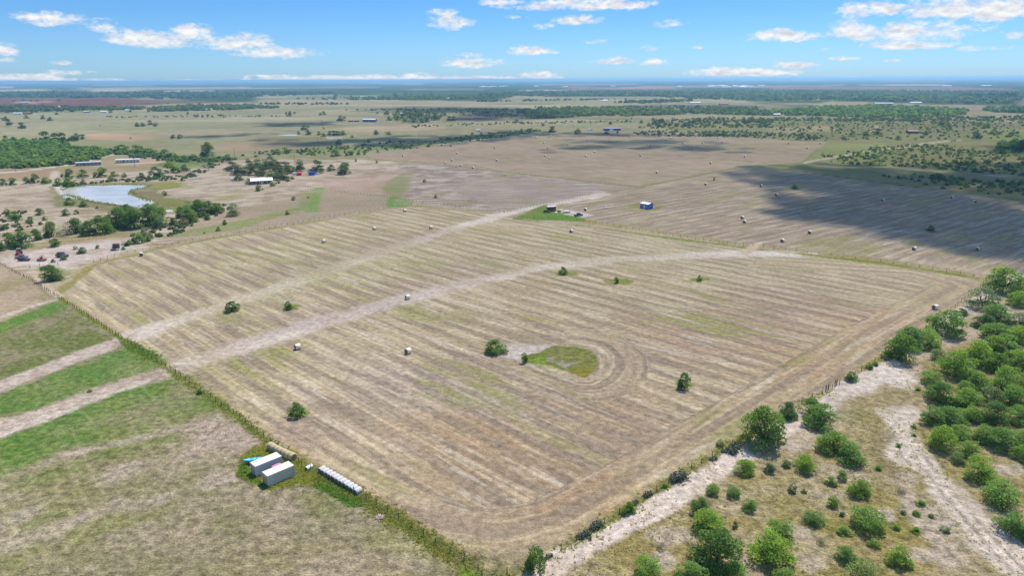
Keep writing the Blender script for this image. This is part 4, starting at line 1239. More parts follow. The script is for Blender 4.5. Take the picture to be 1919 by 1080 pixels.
series([(5, 348, 16), (24, 347, 18), (50, 344, 14), (66, 343, 18), (87, 344, 20), (110, 344, 15), (130, 334, 19), (155, 333, 20), (155, 344, 10), (192, 332, 22), (215, 331, 15), (233, 332, 11), (209, 338, 15), (179, 333, 12), (117, 332, 7), (265, 335, 17), (292, 334, 32), (283, 337, 15), (320, 323, 26), (347, 321, 19), (333, 324, 14), (343, 339, 10)],
       'shrub', 'd', "{} dark bush from the left in the row behind the pond", "bushes behind the pond")
shrub(132, 349, 31, 'd', "largest rounded bush on the pond's far bank", .75, "bushes behind the pond")
shrub(382, 314, 17, 'b', "silvery pale bush at the end of the row behind the pond", .9, "bushes behind the pond")
shrub(395, 309, 13, 'd', "dark bush right of the silvery pale bush", .9, "bushes behind the pond")
series([(332, 299, 16), (347, 299, 18), (362, 299, 16), (412, 298, 15), (428, 300, 24), (440, 299, 12), (280, 291, 40), (310, 295, 34), (255, 287, 36), (230, 285, 34), (455, 292, 10)], 'shrub', 'd', "{} bush from the left in the hedge beyond the mobile homes", "hedge beyond the mobile homes", hs=(.4, .7))
# round the farmhouse
series([(433, 320, 24), (446, 327, 28), (448, 338, 17), (468, 316, 18), (482, 314, 24), (496, 317, 28), (509, 315, 28), (479, 328, 28), (490, 330, 24), (508, 334, 20), (534, 321, 26), (519, 320, 22), (460, 328, 22), (524, 330, 22), (533, 337, 22), (518, 337, 20), (548, 336, 9), (562, 321, 26), (593, 325, 30), (466, 345, 16, 'g'), (544, 325, 20)],
       'tree', 'o', "{} tree from the left in the grove round the white-roofed farmhouse", "grove round the farmhouse", big=True)
series([(621, 320, 17), (511, 349, 13, 'm'), (485, 358, 14), (465, 304, 10), (667, 303, 6), (492, 356, 5), (540, 340, 10), (521, 344, 10)], 'shrub', 'd', "{} bush from the left around the farmhouse clearing", "bushes round the farmhouse clearing")
# savanna oaks in the broad pasture
series([(17, 235, 17), (41, 241, 17), (81, 223, 11), (94, 226, 12), (50, 222, 11), (10, 223, 8), (12, 264, 14), (27, 264, 12), (86, 265, 26), (104, 266, 24), (117, 265, 24), (135, 264, 16), (145, 264, 20), (155, 261, 14), (106, 215, 8), (135, 210, 9), (257, 237, 11), (267, 237, 13), (282, 234, 13), (293, 237, 12), (325, 260, 12), (338, 260, 12), (352, 214, 7), (370, 218, 7), (415, 218, 8),
        (537, 214, 7), (544, 215, 9), (552, 213, 7), (600, 216, 8), (607, 215, 10), (572, 244, 17), (245, 260, 4), (5, 226, 10), (112, 270, 12), (68, 260, 4), (188, 236, 3), (208, 211, 9), (245, 210, 9)],
       'tree', 'o', "{} small dark oak from the left in the broad far-left pasture", "oaks in the broad pasture")
series([(520, 288, 16, 'g'), (536, 286, 18, 'g'), (512, 289, 13), (540, 287, 13), (630, 293, 22, 'g'), (558, 286, 8), (650, 292, 10), (660, 291, 14), (672, 290, 10), (652, 278, 9), (635, 271, 17), (626, 254, 14), (632, 254, 15), (642, 254, 14), (618, 254, 12), (606, 256, 12), (598, 253, 10), (560, 252, 9), (577, 253, 14), (691, 267, 9), (730, 267, 9), (705, 252, 12), (728, 253, 12), (885, 254, 8), (902, 254, 9), (874, 256, 6), (640, 228, 18), (607, 242, 5), (660, 258, 8), (682, 290, 8), (708, 285, 7), (725, 279, 5), (757, 280, 4), (770, 279, 5), (782, 278, 4), (620, 281, 8), (740, 280, 4), (845, 275, 6), (706, 305, 6), (667, 281, 5)],
       'tree', 'o', "{} small dark tree from the left along the brushy road beyond the farmhouse", "trees along the brushy road")
series([(725, 215, 14), (737, 216, 8), (746, 221, 20), (758, 218, 18), (768, 216, 20), (780, 219, 22), (790, 222, 24), (803, 223, 22), (815, 225, 24), (745, 226, 18, 'g'), (760, 229, 18, 'g'), (775, 230, 20, 'g'), (790, 230, 18, 'g'), (800, 229, 16, 'g'), (730, 226, 14, 'g'), (826, 219, 10), (832, 217, 11), (842, 226, 14), (850, 226, 14), (772, 223, 20), (755, 224, 16), (707, 213, 6)],
       'tree', 'o', "{} tree from the left in the dark grove beyond the long blue shed", "grove beyond the blue shed")
series([(1035, 248, 17), (1082, 251, 16, 'g'), (1137, 251, 13), (1157, 249, 8), (1201, 231, 9), (1236, 235, 8), (1017, 236, 8), (1144, 233, 9), (968, 228, 10, 'g'), (1215, 236, 8), (1240, 226, 7), (1184, 223, 5), (1160, 255, 3)],
       'tree', 'o', "{} dark tree from the left near the navy house beyond the far hay field", "trees near the navy house")
rs = random.Random(5)
clump = [(rs.uniform(1222, 1440), rs.uniform(225, 238), rs.uniform(7, 13)) for _ in range(46)]
series(clump, 'tree', 'o', "{} dark tree from the left in the loose clump above the far hay field", "loose clump above the far hay field")
series([(1829, 260, 19), (1861, 252, 15), (1872, 252, 10), (1897, 254, 15), (1581, 262, 12, 'g'), (1644, 253, 20), (1621, 255, 15), (1706, 225, 13), (1724, 229, 9), (1763, 235, 15), (1776, 238, 12), (1700, 249, 9), (1843, 240, 8), (1734, 253, 12), (1664, 246, 6), (1682, 262, 14, 'g'), (1850, 240, 12)],
       'tree', 'o', "{} larger tree from the left in the brush country at upper right", "larger trees of the right brush country")
series([(rs.uniform(1856, 1930), rs.uniform(276, 288), rs.uniform(22, 32)) for _ in range(14)], 'tree', 'd', "{} tree from the left in the very dark grove at the right edge", "very dark grove at the right edge")
# scrub scattered over the right-hand brush country: copies nobody could tell apart
def scatter(n, poly, w, label, group, seed, typs='dgmo', cat='bush', hs=(.6, 1.0)):
    rs_ = random.Random(seed)
    P = np.array(poly, float)
    k = 0
    while k < n:
        a_, b_ = rs_.uniform(P[:, 0].min(), P[:, 0].max()), rs_.uniform(P[:, 1].min(), P[:, 1].max())
        if poly_sd(np.array([a_]), np.array([b_]), P)[0] > 0: continue
        if fbm(np.array([a_]), np.array([b_ * 3.0]), 45, 2, seed)[0] < rs_.uniform(-.8, .35): continue
        shrub(a_, b_, rs_.uniform(*w), rs_.choice(typs), label, rs_.uniform(*hs), group, far=True, name="bush", cat=cat)
        k += 1


scatter(95, [(1530, 290), (1640, 276), (1760, 272), (1850, 286), (1919, 290), (1919, 332), (1760, 318), (1640, 311), (1560, 306)], (6, 13), "dull green bush in the open scrub beyond the shaded track at right", "scrub beyond the shaded track", 21)
scatter(28, [(1640, 326), (1720, 330), (1800, 334), (1919, 343), (1919, 364), (1830, 358), (1700, 338)], (8, 18), "dark green bush in the cloud-shaded pasture strip at right", "bushes in the shaded pasture strip", 22, 'dod')
scatter(80, [(1230, 238), (1440, 232), (1560, 234), (1700, 240), (1919, 236), (1919, 262), (1800, 268), (1700, 262), (1560, 264), (1400, 252), (1250, 250)], (4, 10), "small bush dotting the sunlit scrub above the far hay field", "bushes dotting the sunlit scrub", 23)
scatter(20, [(1210, 250), (1439, 252), (1540, 258), (1540, 264), (1300, 257), (1210, 254)], (5, 9), "low dark bush along the brushy edge behind the far hay field", "bushes behind the far hay field", 24, 'do')
scatter(24, [(1660, 222), (1919, 226), (1919, 236), (1760, 236)], (5, 9), "small dark tree-like bush in the far right pasture", "bushes in the far right pasture", 25, 'do')
scatter(22, [(840, 210), (1070, 206), (1070, 219), (980, 222), (860, 216)], (5, 9), "dark bush in the shaded pasture at far centre", "bushes in the shaded far pasture", 26, 'do')
scatter(22, [(560, 178), (900, 180), (930, 184), (700, 183), (560, 181)], (6, 12), "tiny dark tree in the pale green far pasture", "trees in the pale far pasture", 27, 'do', cat='tree')
for i, (a_, b_, w_) in enumerate([(28, 191, 9), (45, 191, 12), (58, 190, 10), (69, 190, 9), (112, 189, 9), (462, 182, 9), (475, 183, 16), (560, 186, 10), (577, 186, 9), (316, 194.5, 6)]):
    shrub(a_, b_, w_, 'o', f"{ordinal(i)} tiny dark tree from the left on the red ploughed land", .6, "trees on the red ploughed land", far=True, name="oak_tree", cat='tree')


# ------------------------------------------------------------------ woods that read as one mass
def woods(name, poly, n, wm, typs, label, seed, hs=.46, cat='woodland'):
    """one mesh of many low leafy crowns over an area given by survey points"""
    P = np.array([G(*p) for p in poly])
    r_ = np.random.default_rng(seed)
    lo, hi = P.min(0), P.max(0)
    pts = []
    while len(pts) < n:
        c = r_.uniform(lo, hi, (n, 2))
        ok = poly_sd(c[:, 0], c[:, 1], P) + 2.2 * wm * fbm(c[:, 0], c[:, 1], 9 * wm, 3, seed) < 0
        pts += list(c[ok])
    pts = np.array(pts[:n])
    cos, tns = [], []
    nl = 26 if wm < 12 else 18
    for (x_, y_) in pts:
        s_w = wm * r_.uniform(.6, 1.35)
        d = r_.normal(size=(nl, 3)); d /= np.linalg.norm(d, axis=1)[:, None]; d[:, 2] = np.abs(d[:, 2])
        c = d * np.array([.46, .46, hs]) * s_w * r_.uniform(.75, 1.05, (nl, 1))
        nr = d + r_.normal(size=(nl, 3)) * .45; nr /= np.linalg.norm(nr, axis=1)[:, None]
        a = np.cross(nr, r_.normal(size=(nl, 3))); a /= np.linalg.norm(a, axis=1)[:, None] + 1e-9
        b = np.cross(nr, a)
        sz = s_w * .26 * r_.uniform(.6, 1.2, (nl, 1))
        c = c + np.array([x_, y_, .2])
        cos.append(np.stack([c - a * sz, c + b * sz * .8, c + a * sz, c - b * sz * .8], 1).reshape(-1, 3))
        tns.append(np.clip(np.full(nl * 4, r_.uniform(0, 1)) + np.repeat(r_.uniform(-.25, .25, nl), 4), 0, 1))
    co = np.concatenate(cos); tn = np.concatenate(tns)
    me = np_mesh(name, co, np.arange(len(co)).reshape(-1, 4))
    setattr_np(me, 'tint', 'FLOAT', tn)
    me.materials.append(LM[typs])
    tag(link(name, me), label, cat, None, 'stuff')


woods("woodland", [(-60, 274), (0, 272), (60, 268), (100, 274), (150, 282), (196, 283), (214, 286), (186, 294), (150, 304), (110, 313), (50, 319), (0, 322), (-60, 326)], 620, 9, 'w', "thick green woodland left of the white gravel road", 41)
woods("woodland", [(0, 270), (60, 268), (120, 275), (160, 284), (100, 284), (40, 276)], 130, 11, 'd', "darker belt of trees along the top of the left woodland", 42)
woods("woodland", [(-60, 201), (60, 200), (150, 203), (180, 205), (140, 208), (0, 211), (-60, 212)], 260, 16, 'o', "dark tree belt in front of the red ploughed land", 43)
woods("woodland", [(150, 203), (280, 203), (420, 202), (300, 206), (180, 206.5)], 120, 14, 'o', "thin tree belt joining the two dark far-left woods", 44)
woods("woodland", [(280, 209.5), (290, 204), (350, 199), (420, 199), (480, 199.5), (525, 202), (480, 205), (380, 207.5)], 420, 14, 'o', "long dark wood across the far-left pasture", 45)
woods("woodland", [(970, 209), (1060, 205), (1150, 203.5), (1262, 206), (1270, 214), (1180, 217), (1080, 218), (985, 214)], 560, 13, 'o', "wide dark wood across the centre distance", 46)
woods("woodland", [(980, 220.5), (1040, 217.5), (1080, 218), (1062, 220), (1000, 222)], 90, 12, 'o', "low tree row under the wide dark wood", 47)
woods("woodland", [(1275, 212), (1300, 204.5), (1380, 205), (1440, 209), (1440, 217), (1350, 214.5)], 260, 13, 'o', "wood right of the wide centre wood", 48)
woods("woodland", [(1436, 208), (1520, 202), (1640, 199), (1740, 202), (1800, 206), (1810, 214), (1740, 221), (1640, 222), (1540, 219), (1436, 216)], 900, 13, 'w', "big green wood in the right distance", 49)
woods("woodland", [(1830, 205), (1900, 201), (1990, 204), (1990, 214), (1860, 211)], 240, 14, 'w', "strip of green wood at the far right", 50)
woods("woodland", [(1152, 192.5), (1250, 188), (1310, 187), (1300, 190), (1220, 194)], 90, 15, 'o', "broken tree line in the far pasture right of centre", 51)
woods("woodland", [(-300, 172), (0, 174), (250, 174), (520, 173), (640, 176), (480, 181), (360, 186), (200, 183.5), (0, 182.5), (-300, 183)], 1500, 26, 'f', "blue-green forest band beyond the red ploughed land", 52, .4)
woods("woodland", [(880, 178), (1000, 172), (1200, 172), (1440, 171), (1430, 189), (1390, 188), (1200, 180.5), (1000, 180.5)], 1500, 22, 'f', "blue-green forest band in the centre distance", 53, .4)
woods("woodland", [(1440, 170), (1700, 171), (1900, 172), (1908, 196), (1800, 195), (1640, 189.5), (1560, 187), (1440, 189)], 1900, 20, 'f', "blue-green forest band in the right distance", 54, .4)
woods("woodland", [(640, 187), (720, 183), (800, 182), (900, 183.5), (960, 181), (880, 186), (760, 187.5)], 180, 16, 'o', "scattered far tree band in the centre-left distance", 55, .5)


for (poly_, n_, wm_, lab_, sd_) in [
        ([(1540, 294), (1640, 276), (1760, 270), (1850, 284), (1960, 290), (1960, 336), (1760, 318), (1640, 311), (1545, 305)], 430, 3.1, "low dense scrub across the open ground beyond the shaded track at right", 71),
        ([(1200, 240), (1230, 226), (1330, 220), (1450, 222), (1450, 240), (1330, 240)], 330, 4.2, "loose scrub above the far hay field", 72),
        ([(1440, 226), (1560, 222), (1720, 226), (1720, 262), (1560, 264), (1450, 250)], 330, 3.2, "sparse scrub round the two pumpjacks", 73),
        ([(1180, 246), (1400, 246), (1545, 254), (1545, 265), (1380, 257), (1200, 255)], 420, 3.0, "low brush along the back of the far hay field", 74),
        ([(840, 210), (1070, 206), (1080, 219), (980, 222), (860, 216)], 240, 5.0, "scrub in the shaded pasture at far centre", 75),
        ([(470, 285), (640, 274), (860, 258), (1010, 238), (1010, 246), (860, 270), (640, 290), (480, 294)], 260, 3.2, "weedy scrub along the brushy road beyond the farmhouse", 76),
        ([(1700, 224), (1960, 226), (1960, 262), (1720, 262)], 240, 3.6, "scrub in the far right pasture", 77),
        ([(1640, 328), (1800, 336), (1960, 346), (1960, 372), (1830, 362), (1700, 342)], 70, 3.0, "scrub in the cloud-shaded pasture strip at right", 78),
        ([(250, 425), (330, 415), (420, 385), (425, 395), (340, 436), (270, 456), (235, 462)], 110, 2.6, "low brush along the foot of the creek trees", 79),
        ([(60, 350), (240, 336), (345, 330), (420, 302), (360, 336), (240, 342), (110, 350)], 120, 2.6, "low brush along the pond's far bank", 80),
        ([(0, 400), (60, 396), (80, 420), (20, 440), (-20, 430)], 50, 2.4, "low brush on the pink ground at the left edge", 81),
        ([(640, 206.5), (760, 204), (1000, 204.5), (1010, 206), (760, 207.5)], 110, 6.0, "thin dark brush line across the far centre pasture", 84),
        ([(480, 194.5), (560, 193.5), (660, 195), (640, 196), (500, 196)], 60, 9.0, "thin brush line beyond the far-left wood", 85),
        ([(880, 189), (1060, 186), (1180, 186.5), (1060, 188.5), (900, 191)], 90, 9.0, "broken brush line in the far pasture at centre", 86),
        ([(1440, 221), (1600, 221.5), (1919, 217), (1919, 226), (1700, 228), (1440, 227)], 420, 5.0, "scrub fringing the big green wood at right", 87),
        ([(1000, 201), (1250, 199), (1420, 201), (1420, 203), (1200, 203), (1010, 203.5)], 150, 6.5, "brush line before the wide centre wood", 88),
        ([(200, 219), (420, 216), (560, 218), (420, 220), (210, 221)], 60, 4.5, "thin brush line in the broad far-left pasture", 89),
        ([(760, 236), (960, 229), (1180, 226), (1200, 229), (960, 233), (780, 239)], 110, 4.0, "thin brush line above the shaded road", 90),
        ([(220, 282), (300, 292), (420, 300), (410, 306), (300, 300), (215, 290)], 160, 5.0, "green brush strip beyond the mobile homes", 82)]:
    woods("scrub", poly_, n_, wm_, 'o' if sd_ != 82 else 'w', lab_, sd_, .5, "scrub")
woods("woodland", [(560, 184), (760, 180), (900, 182), (940, 188), (760, 187), (600, 187)], 120, 12, 'o', "dotted tree rows in the pale green far pasture", 83, .5)


# ------------------------------------------------------------------ prickly pear along the right fence
CACT = pm("cactus_pad", (.070, .098, .058), .55, 0, .25, 3)
def cactus_mesh(seed, n):
    r_ = np.random.default_rng(seed)
    mb = MB()
    for i in range(n):
        x_, y_ = r_.uniform(-.42, .42), r_.normal(0, .10)
        z_ = abs(r_.normal(.16, .12)) + .03
        a_, tl = r_.uniform(0, math.pi), r_.uniform(-.6, .6)
        rad = r_.uniform(.045, .075)
        u = Vector((math.cos(a_), math.sin(a_), 0)); v = Vector((-math.sin(a_) * math.sin(tl), math.cos(a_) * math.sin(tl), math.cos(tl)))
        nn = u.cross(v)
        c = Vector((x_, y_, z_))
        ring = lambda f, o: [c + u * (rad * .8 * f * math.cos(t)) + v * (rad * f * math.sin(t)) + nn * o for t in np.linspace(0, 2 * math.pi, 9)[:-1]]
        mb.rings([ring(.75, -.011), ring(1, 0), ring(.75, .011)])
    return mb.mesh("prickly_pear", CACT)


CM = [cactus_mesh(s, 170) for s in (1, 2, 3)]
for i, (a_, b_, w_, rz_, lab) in enumerate([
        (1094, 1006, 32, 42, "dark prickly pear clump on the right fence, nearest the bottom"),
        (1119, 990, 34, 42, "prickly pear clump touching the lowest one on the right fence"),
        (1190, 945, 18, 42, "small prickly pear beside the green shrub midway on the fence"),
        (1214, 930, 24, 42, "thin prickly pear clump midway along the sandy track"),
        (1273, 900, 44, 30, "long dark prickly pear clump spilling onto the sandy track"),
        (1337, 863, 18, 10, "small isolated prickly pear on the white sandy track"),
        (1374, 846, 40, 60, "biggest prickly pear mound, below the biggest dome-shaped tree"),
        (1356, 848, 14, 40, "little prickly pear left of the biggest mound"),
        (1030, 1045, 16, 30, "small prickly pear pads right of the tall dark shrub")]):
    p = G(a_, b_)
    wm = w_ * mpp(p)
    tag(link("prickly_pear", CM[i % 3], None, (p[0], p[1], 0), R(rz_), (wm, wm * 1.3, wm * .75)), lab, "cactus", "prickly pear along the right fence")


# ================================================================== hay bales
def wrap_mat(name, c, ring=.10, amp=.18):
    m = bpy.data.materials.new(name)
    m.use_nodes = True
    m.node_tree.nodes.clear()
    h = NT(m.node_tree)
    o_ = h.new('ShaderNodeTexCoord').outputs['Object']
    x_, y_, z_ = h.sep(o_)
    n1_ = h.noise(h.comb(h.math('MULTIPLY', x_, 9), h.math('MULTIPLY', y_, 1.2), h.math('MULTIPLY', z_, 1.2)), 1, 3, .6)
    n2_ = h.noise(o_, 5, 4, .65)
    v = h.lin(h.math('ADD', h.math('MULTIPLY', n1_, .55), h.math('MULTIPLY', n2_, .45)), .35, .65, 1 - amp, 1 + amp)
    b = h.new('ShaderNodeBsdfDiffuse')
    h.l.new(h.mix(1.0, (*c, 1), h.comb(v, v, v), 'MULTIPLY'), b.inputs[0])
    o = h.new('ShaderNodeOutputMaterial')
    h.l.new(b.outputs[0], o.inputs[0])
    return m


WRAP = wrap_mat("bale_net_wrap", (.62, .57, .46))
WHITEWRAP = wrap_mat("bale_white_wrap", (.46, .46, .46), amp=.10)
TANWRAP = wrap_mat("bale_twine_tan", (.40, .33, .20), amp=.25)
STRAW = pm("bale_straw_end", (.22, .165, .095), .95, 0, .35, 5)
DARKEND = pm("bale_dark_end", (.13, .105, .075), .95, 0, .35, 5)


def bale_mesh(rad, ln, wrap, end, seed):
    r_ = random.Random(seed)
    mb = MB()
    n = 28
    ph = [r_.uniform(-.012, .012) for _ in range(n)]
    def ring(x, f, dz=0):
        out = []
        for i in range(n):
            t = 2 * math.pi * i / n
            rr_ = rad * f * (1 + ph[i])
            y, z = rr_ * math.cos(t), rr_ * math.sin(t)
            z = max(z, -rad * .93)                        # settles on the ground
            out.append((x, y, z + rad * .93))
        return out
    hl = ln / 2
    mb.rings([ring(-hl, .86), ring(-hl + .10, .985), ring(-hl * .33, 1.0), ring(hl * .33, 1.0), ring(hl - .10, .985), ring(hl, .86)], 0, caps=False)
    for s in (-1, 1):
        rs_ = [ring(s * hl, .86), ring(s * (hl - .01), .6), ring(s * (hl + .015), .3), ring(s * hl, .05)]
        if s < 0: rs_ = rs_[::-1]
        mb.rings(rs_, 1, caps=False)
    return mb.mesh("round_bale", [wrap, end], True)


FIELD_BALE = [bale_mesh(.93, 1.65, WRAP, DARKEND, s) for s in range(3)]
WHITE_BALE = [bale_mesh(.635, 1.50, WHITEWRAP, DARKEND, s) for s in range(10, 13)]
TAN_BALE = [bale_mesh(.88, 1.16, TANWRAP, STRAW, s) for s in range(20, 23)]


def bale(px, py, label, group, rz=None, ms=FIELD_BALE):
    p = G(px, py)
    o = link("round_bale", random.choice(ms), None, (p[0], p[1], 0), R(rz if rz is not None else random.uniform(20, 75)))
    return tag(o, label, "hay bale", group)


for (a_, b_, lab, rz_) in [
        (558, 655, "lone bale beside the pale lane, nearest to the left fence", 40), (765, 663, "lone bale in mid field, left of the wide two-headed bush", 50), (764, 561, "lone bale standing just above the curving pale lane", 30),
        (607, 455, "leftmost of three bales strung across the far left of the striped field", 30), (702, 431, "middle of three bales strung across the far left of the striped field", 30), (808, 429, "rightmost of three bales strung across the far left of the striped field", 30),
        (759, 397, "bale at the very top corner of the striped field", 30), (1071, 436, "lone bale below the green yard with the trailer", 40), (265, 480, "bale at the left end of the striped field by the curved fence", -60),
        (1752, 580, "bale at the field's right edge above a domed tree", 20)]:
    bale(a_, b_, lab, "bales in the striped hay field", rz_)
for (a_, b_, lab) in [
        (1097, 395, "bale between the black pickup and the blue shed"), (1391, 410, "upper bale of a close pair in the second field"), (1395, 418, "lower bale of a close pair in the second field"),
        (1466, 454, "bale close to the back fence, right of the gate"), (1517, 438, "bale just inside the sunlit edge below the cloud shadow"), (1713, 469, "bright bale in a sunlit pocket right of the cloud shadow's tip"),
        (1831, 470, "shaded bale nearest the right edge, above the corner tree"), (1455, 367, "bale on the left edge of the cloud shadow"), (1654, 377, "shaded bale in the upper middle of the cloud shadow"),
        (1784, 372, "left bale of the shaded pair along the far fence"), (1827, 380, "right bale of the shaded pair along the far fence"), (1322, 347, "left of two bales near the strip dividing the far fields"), (1426, 350, "right of two bales near the strip dividing the far fields")]:
    bale(a_, b_, lab, "bales in the second hay field")
fb = [(1019, 268), (1005, 258), (1029, 257), (1032, 255), (1027, 277), (1102, 265), (1114, 285), (1022, 293), (1030, 297), (1215, 274), (1219, 273), (1200, 292), (1180, 257), (1213, 253.5), (1239, 256), (1257, 259), (1279, 269), (1298, 280), (1317, 269), (1345, 258.5), (1353, 267), (1396, 294), (1332, 306), (1231, 324),
      (755, 292), (856, 287), (847, 301), (835, 306), (864, 311), (886, 315), (931, 301), (927, 277), (1477, 269), (1537, 269), (1513, 278), (1064, 272), (1098, 293)]
fb.sort()
for i, (a_, b_) in enumerate(fb):
    bale(a_, b_ + .8, f"{ordinal(i)} bale from the left in the far hay field", "bales in the far hay field")
# row of white-wrapped bales, side by side
pa, pb = np.array(G(604.5, 885)), np.array(G(671, 925))
u_ = (pb - pa) / np.linalg.norm(pb - pa)
rzw = math.degrees(math.atan2(u_[1], u_[0])) + 90
for i in range(11):
    p = pa + (pb - pa) * i / 10
    o = link("wrapped_bale", WHITE_BALE[i % 3], None, (p[0], p[1], 0), R(rzw + random.uniform(-4, 4)))
    where = "nearest the containers" if i == 0 else "at the lower right end" if i == 10 else f"{ordinal(i)} from the containers"
    tag(o, f"white-wrapped bale {where} in the row along the fence", "hay bale", "row of white-wrapped bales")
# tan bales butted end to end
pa, pb = np.array(G(508, 843)), np.array(G(547, 862))
u_ = (pb - pa) / np.linalg.norm(pb - pa)
rzt = math.degrees(math.atan2(u_[1], u_[0]))
for i in range(7):
    p = pa + u_ * (1.30 * i) + np.array([-u_[1], u_[0]]) * random.uniform(-.08, .08)
    o = link("hay_bale", TAN_BALE[i % 3], None, (p[0], p[1], 0), R(rzt + random.uniform(-3, 3)))
    tag(o, f"tan hay bale, {ordinal(i) if i else 'uppermost'} of the end-to-end row behind the white container" if i < 6 else "tan hay bale showing its round end, last of the end-to-end row", "hay bale", "end-to-end row of tan bales")


# ================================================================== fences
def post_mesh(hh, r, seed):
    r_ = random.Random(seed)
    mb = MB()
    mb.tube((0, 0, -.1), (r_.uniform(-.05, .05), r_.uniform(-.05, .05), hh), r, r * .85, 7)
    return mb.mesh("post", POSTWOOD)


POSTS = [post_mesh(1.35 + .08 * k, .085, k) for k in range(4)]
WIRE = pm("fence_wire", (.16, .15, .14), .6, .6, .1, 2)


def fence(px_pts, spacing, label, group=None, gaps=(), tall=1.0, thick=1.0):
    P = [Vector((*G(*p), 0)) for p in px_pts]
    root = empty("wire_fence", P[0], 0, label, "fence", group)
    seg = [(P[i + 1] - P[i]).length for i in range(len(P) - 1)]
    L = sum(seg)
    n = min(99, int(L / spacing))
    pts = []
    for i in range(n + 1):
        d = L * i / n
        k = 0
        while k < len(seg) - 1 and d > seg[k]:
            d -= seg[k]; k += 1
        pts.append(P[k].lerp(P[k + 1], d / seg[k]))
    for i, p in enumerate(pts):
        o = link("post", random.choice(POSTS), root, p - P[0] + Vector((random.uniform(-.15, .15), random.uniform(-.15, .15), 0)), random.uniform(0, 6.28), (thick, thick, tall * random.uniform(.9, 1.15)))
    mb = MB()
    for a_, b_ in zip(pts[:-1], pts[1:]):
        for z_ in (.45, .8, 1.15):
            mb.tube(a_ - P[0] + Vector((0, 0, z_ * tall)), b_ - P[0] + Vector((0, 0, z_ * tall)), .009, .009, 3, caps=False)
    mb.build("wire", WIRE, root)
    return root


fence([(-30, 482), (0, 496), (55, 525), (110, 558), (228, 635)], 2.6, "close-set post fence from the left edge down to the upper pale lane", thick=1.3)
fence([(240, 642), (325, 698), (440, 778), (560, 870)], 3.3, "weedy post fence between the pale lanes and the containers")
fence([(566, 872), (600, 893), (690, 938), (790, 1003), (880, 1060), (950, 1108)], 3.4, "post fence with yellow weeds running past the white bales to the bottom corner")
fence([(905, 1082), (960, 1080), (1012, 1058), (1060, 1026), (1100, 1000), (1178, 955), (1240, 916), (1300, 878), (1390, 824)], 3.9, "thin post fence with cactus along the lower sandy track")
fence([(1392, 822), (1500, 757), (1560, 730), (1640, 680), (1700, 640), (1760, 600), (1848, 529)], 4.6, "post fence along the upper right edge of the striped field")
fence([(963, 410), (1090, 414.5), (1150, 424), (1250, 441), (1393, 462)], 4.2, "thin post fence from the green yard to the gate gap, behind the striped field")
fence([(1411, 461), (1520, 475), (1640, 490), (1760, 507), (1852, 523)], 5.2, "thin post fence right of the gate gap, between the hay fields")
fence([(176, 492), (240, 475), (330, 458), (430, 441), (540, 422), (640, 404), (762, 385), (792, 383)], 3.6, "curved post fence along the top left of the striped field")
fence([(530, 346), (580, 353), (640, 361), (725, 370), (800, 381), (870, 390), (944, 399)], 3.2, "dark post fence between pink pasture and stony mauve pasture")
fence([(945, 399), (985, 391), (1040, 382), (1085, 374), (1130, 365), (1186, 352)], 3.0, "close-set dark post fence leading up to the far hay field corner")
fence([(690, 298), (780, 305), (870, 314), (960, 325), (1080, 338), (1190, 350)], 4.5, "post fence along the near side of the far hay field")
fence([(57, 503), (68, 502), (84, 500), (110, 497)], 3.2, "short post fence by the lone tree at the vehicle yard", thick=1.4)
# brace posts at the little gate on the right fence
e = empty("gate_brace", G(1559, 727), heading((1538, 741), (1566, 724)), "dark paired brace posts of a gate on the right fence", "gate")
for x_ in (-3.4, -2.2, 1.6, 2.6):
    link("post", POSTS[1], e, (x_, random.uniform(-.1, .1), 0), 0, (1.6, 1.6, 1.25))
mb = MB(); mb.tube((-3.4, 0, 1.1), (-2.2, 0, 1.1), .06); mb.tube((1.6, 0, 1.1), (2.6, 0, 1.1), .06)
mb.build("rail", POSTWOOD, e)


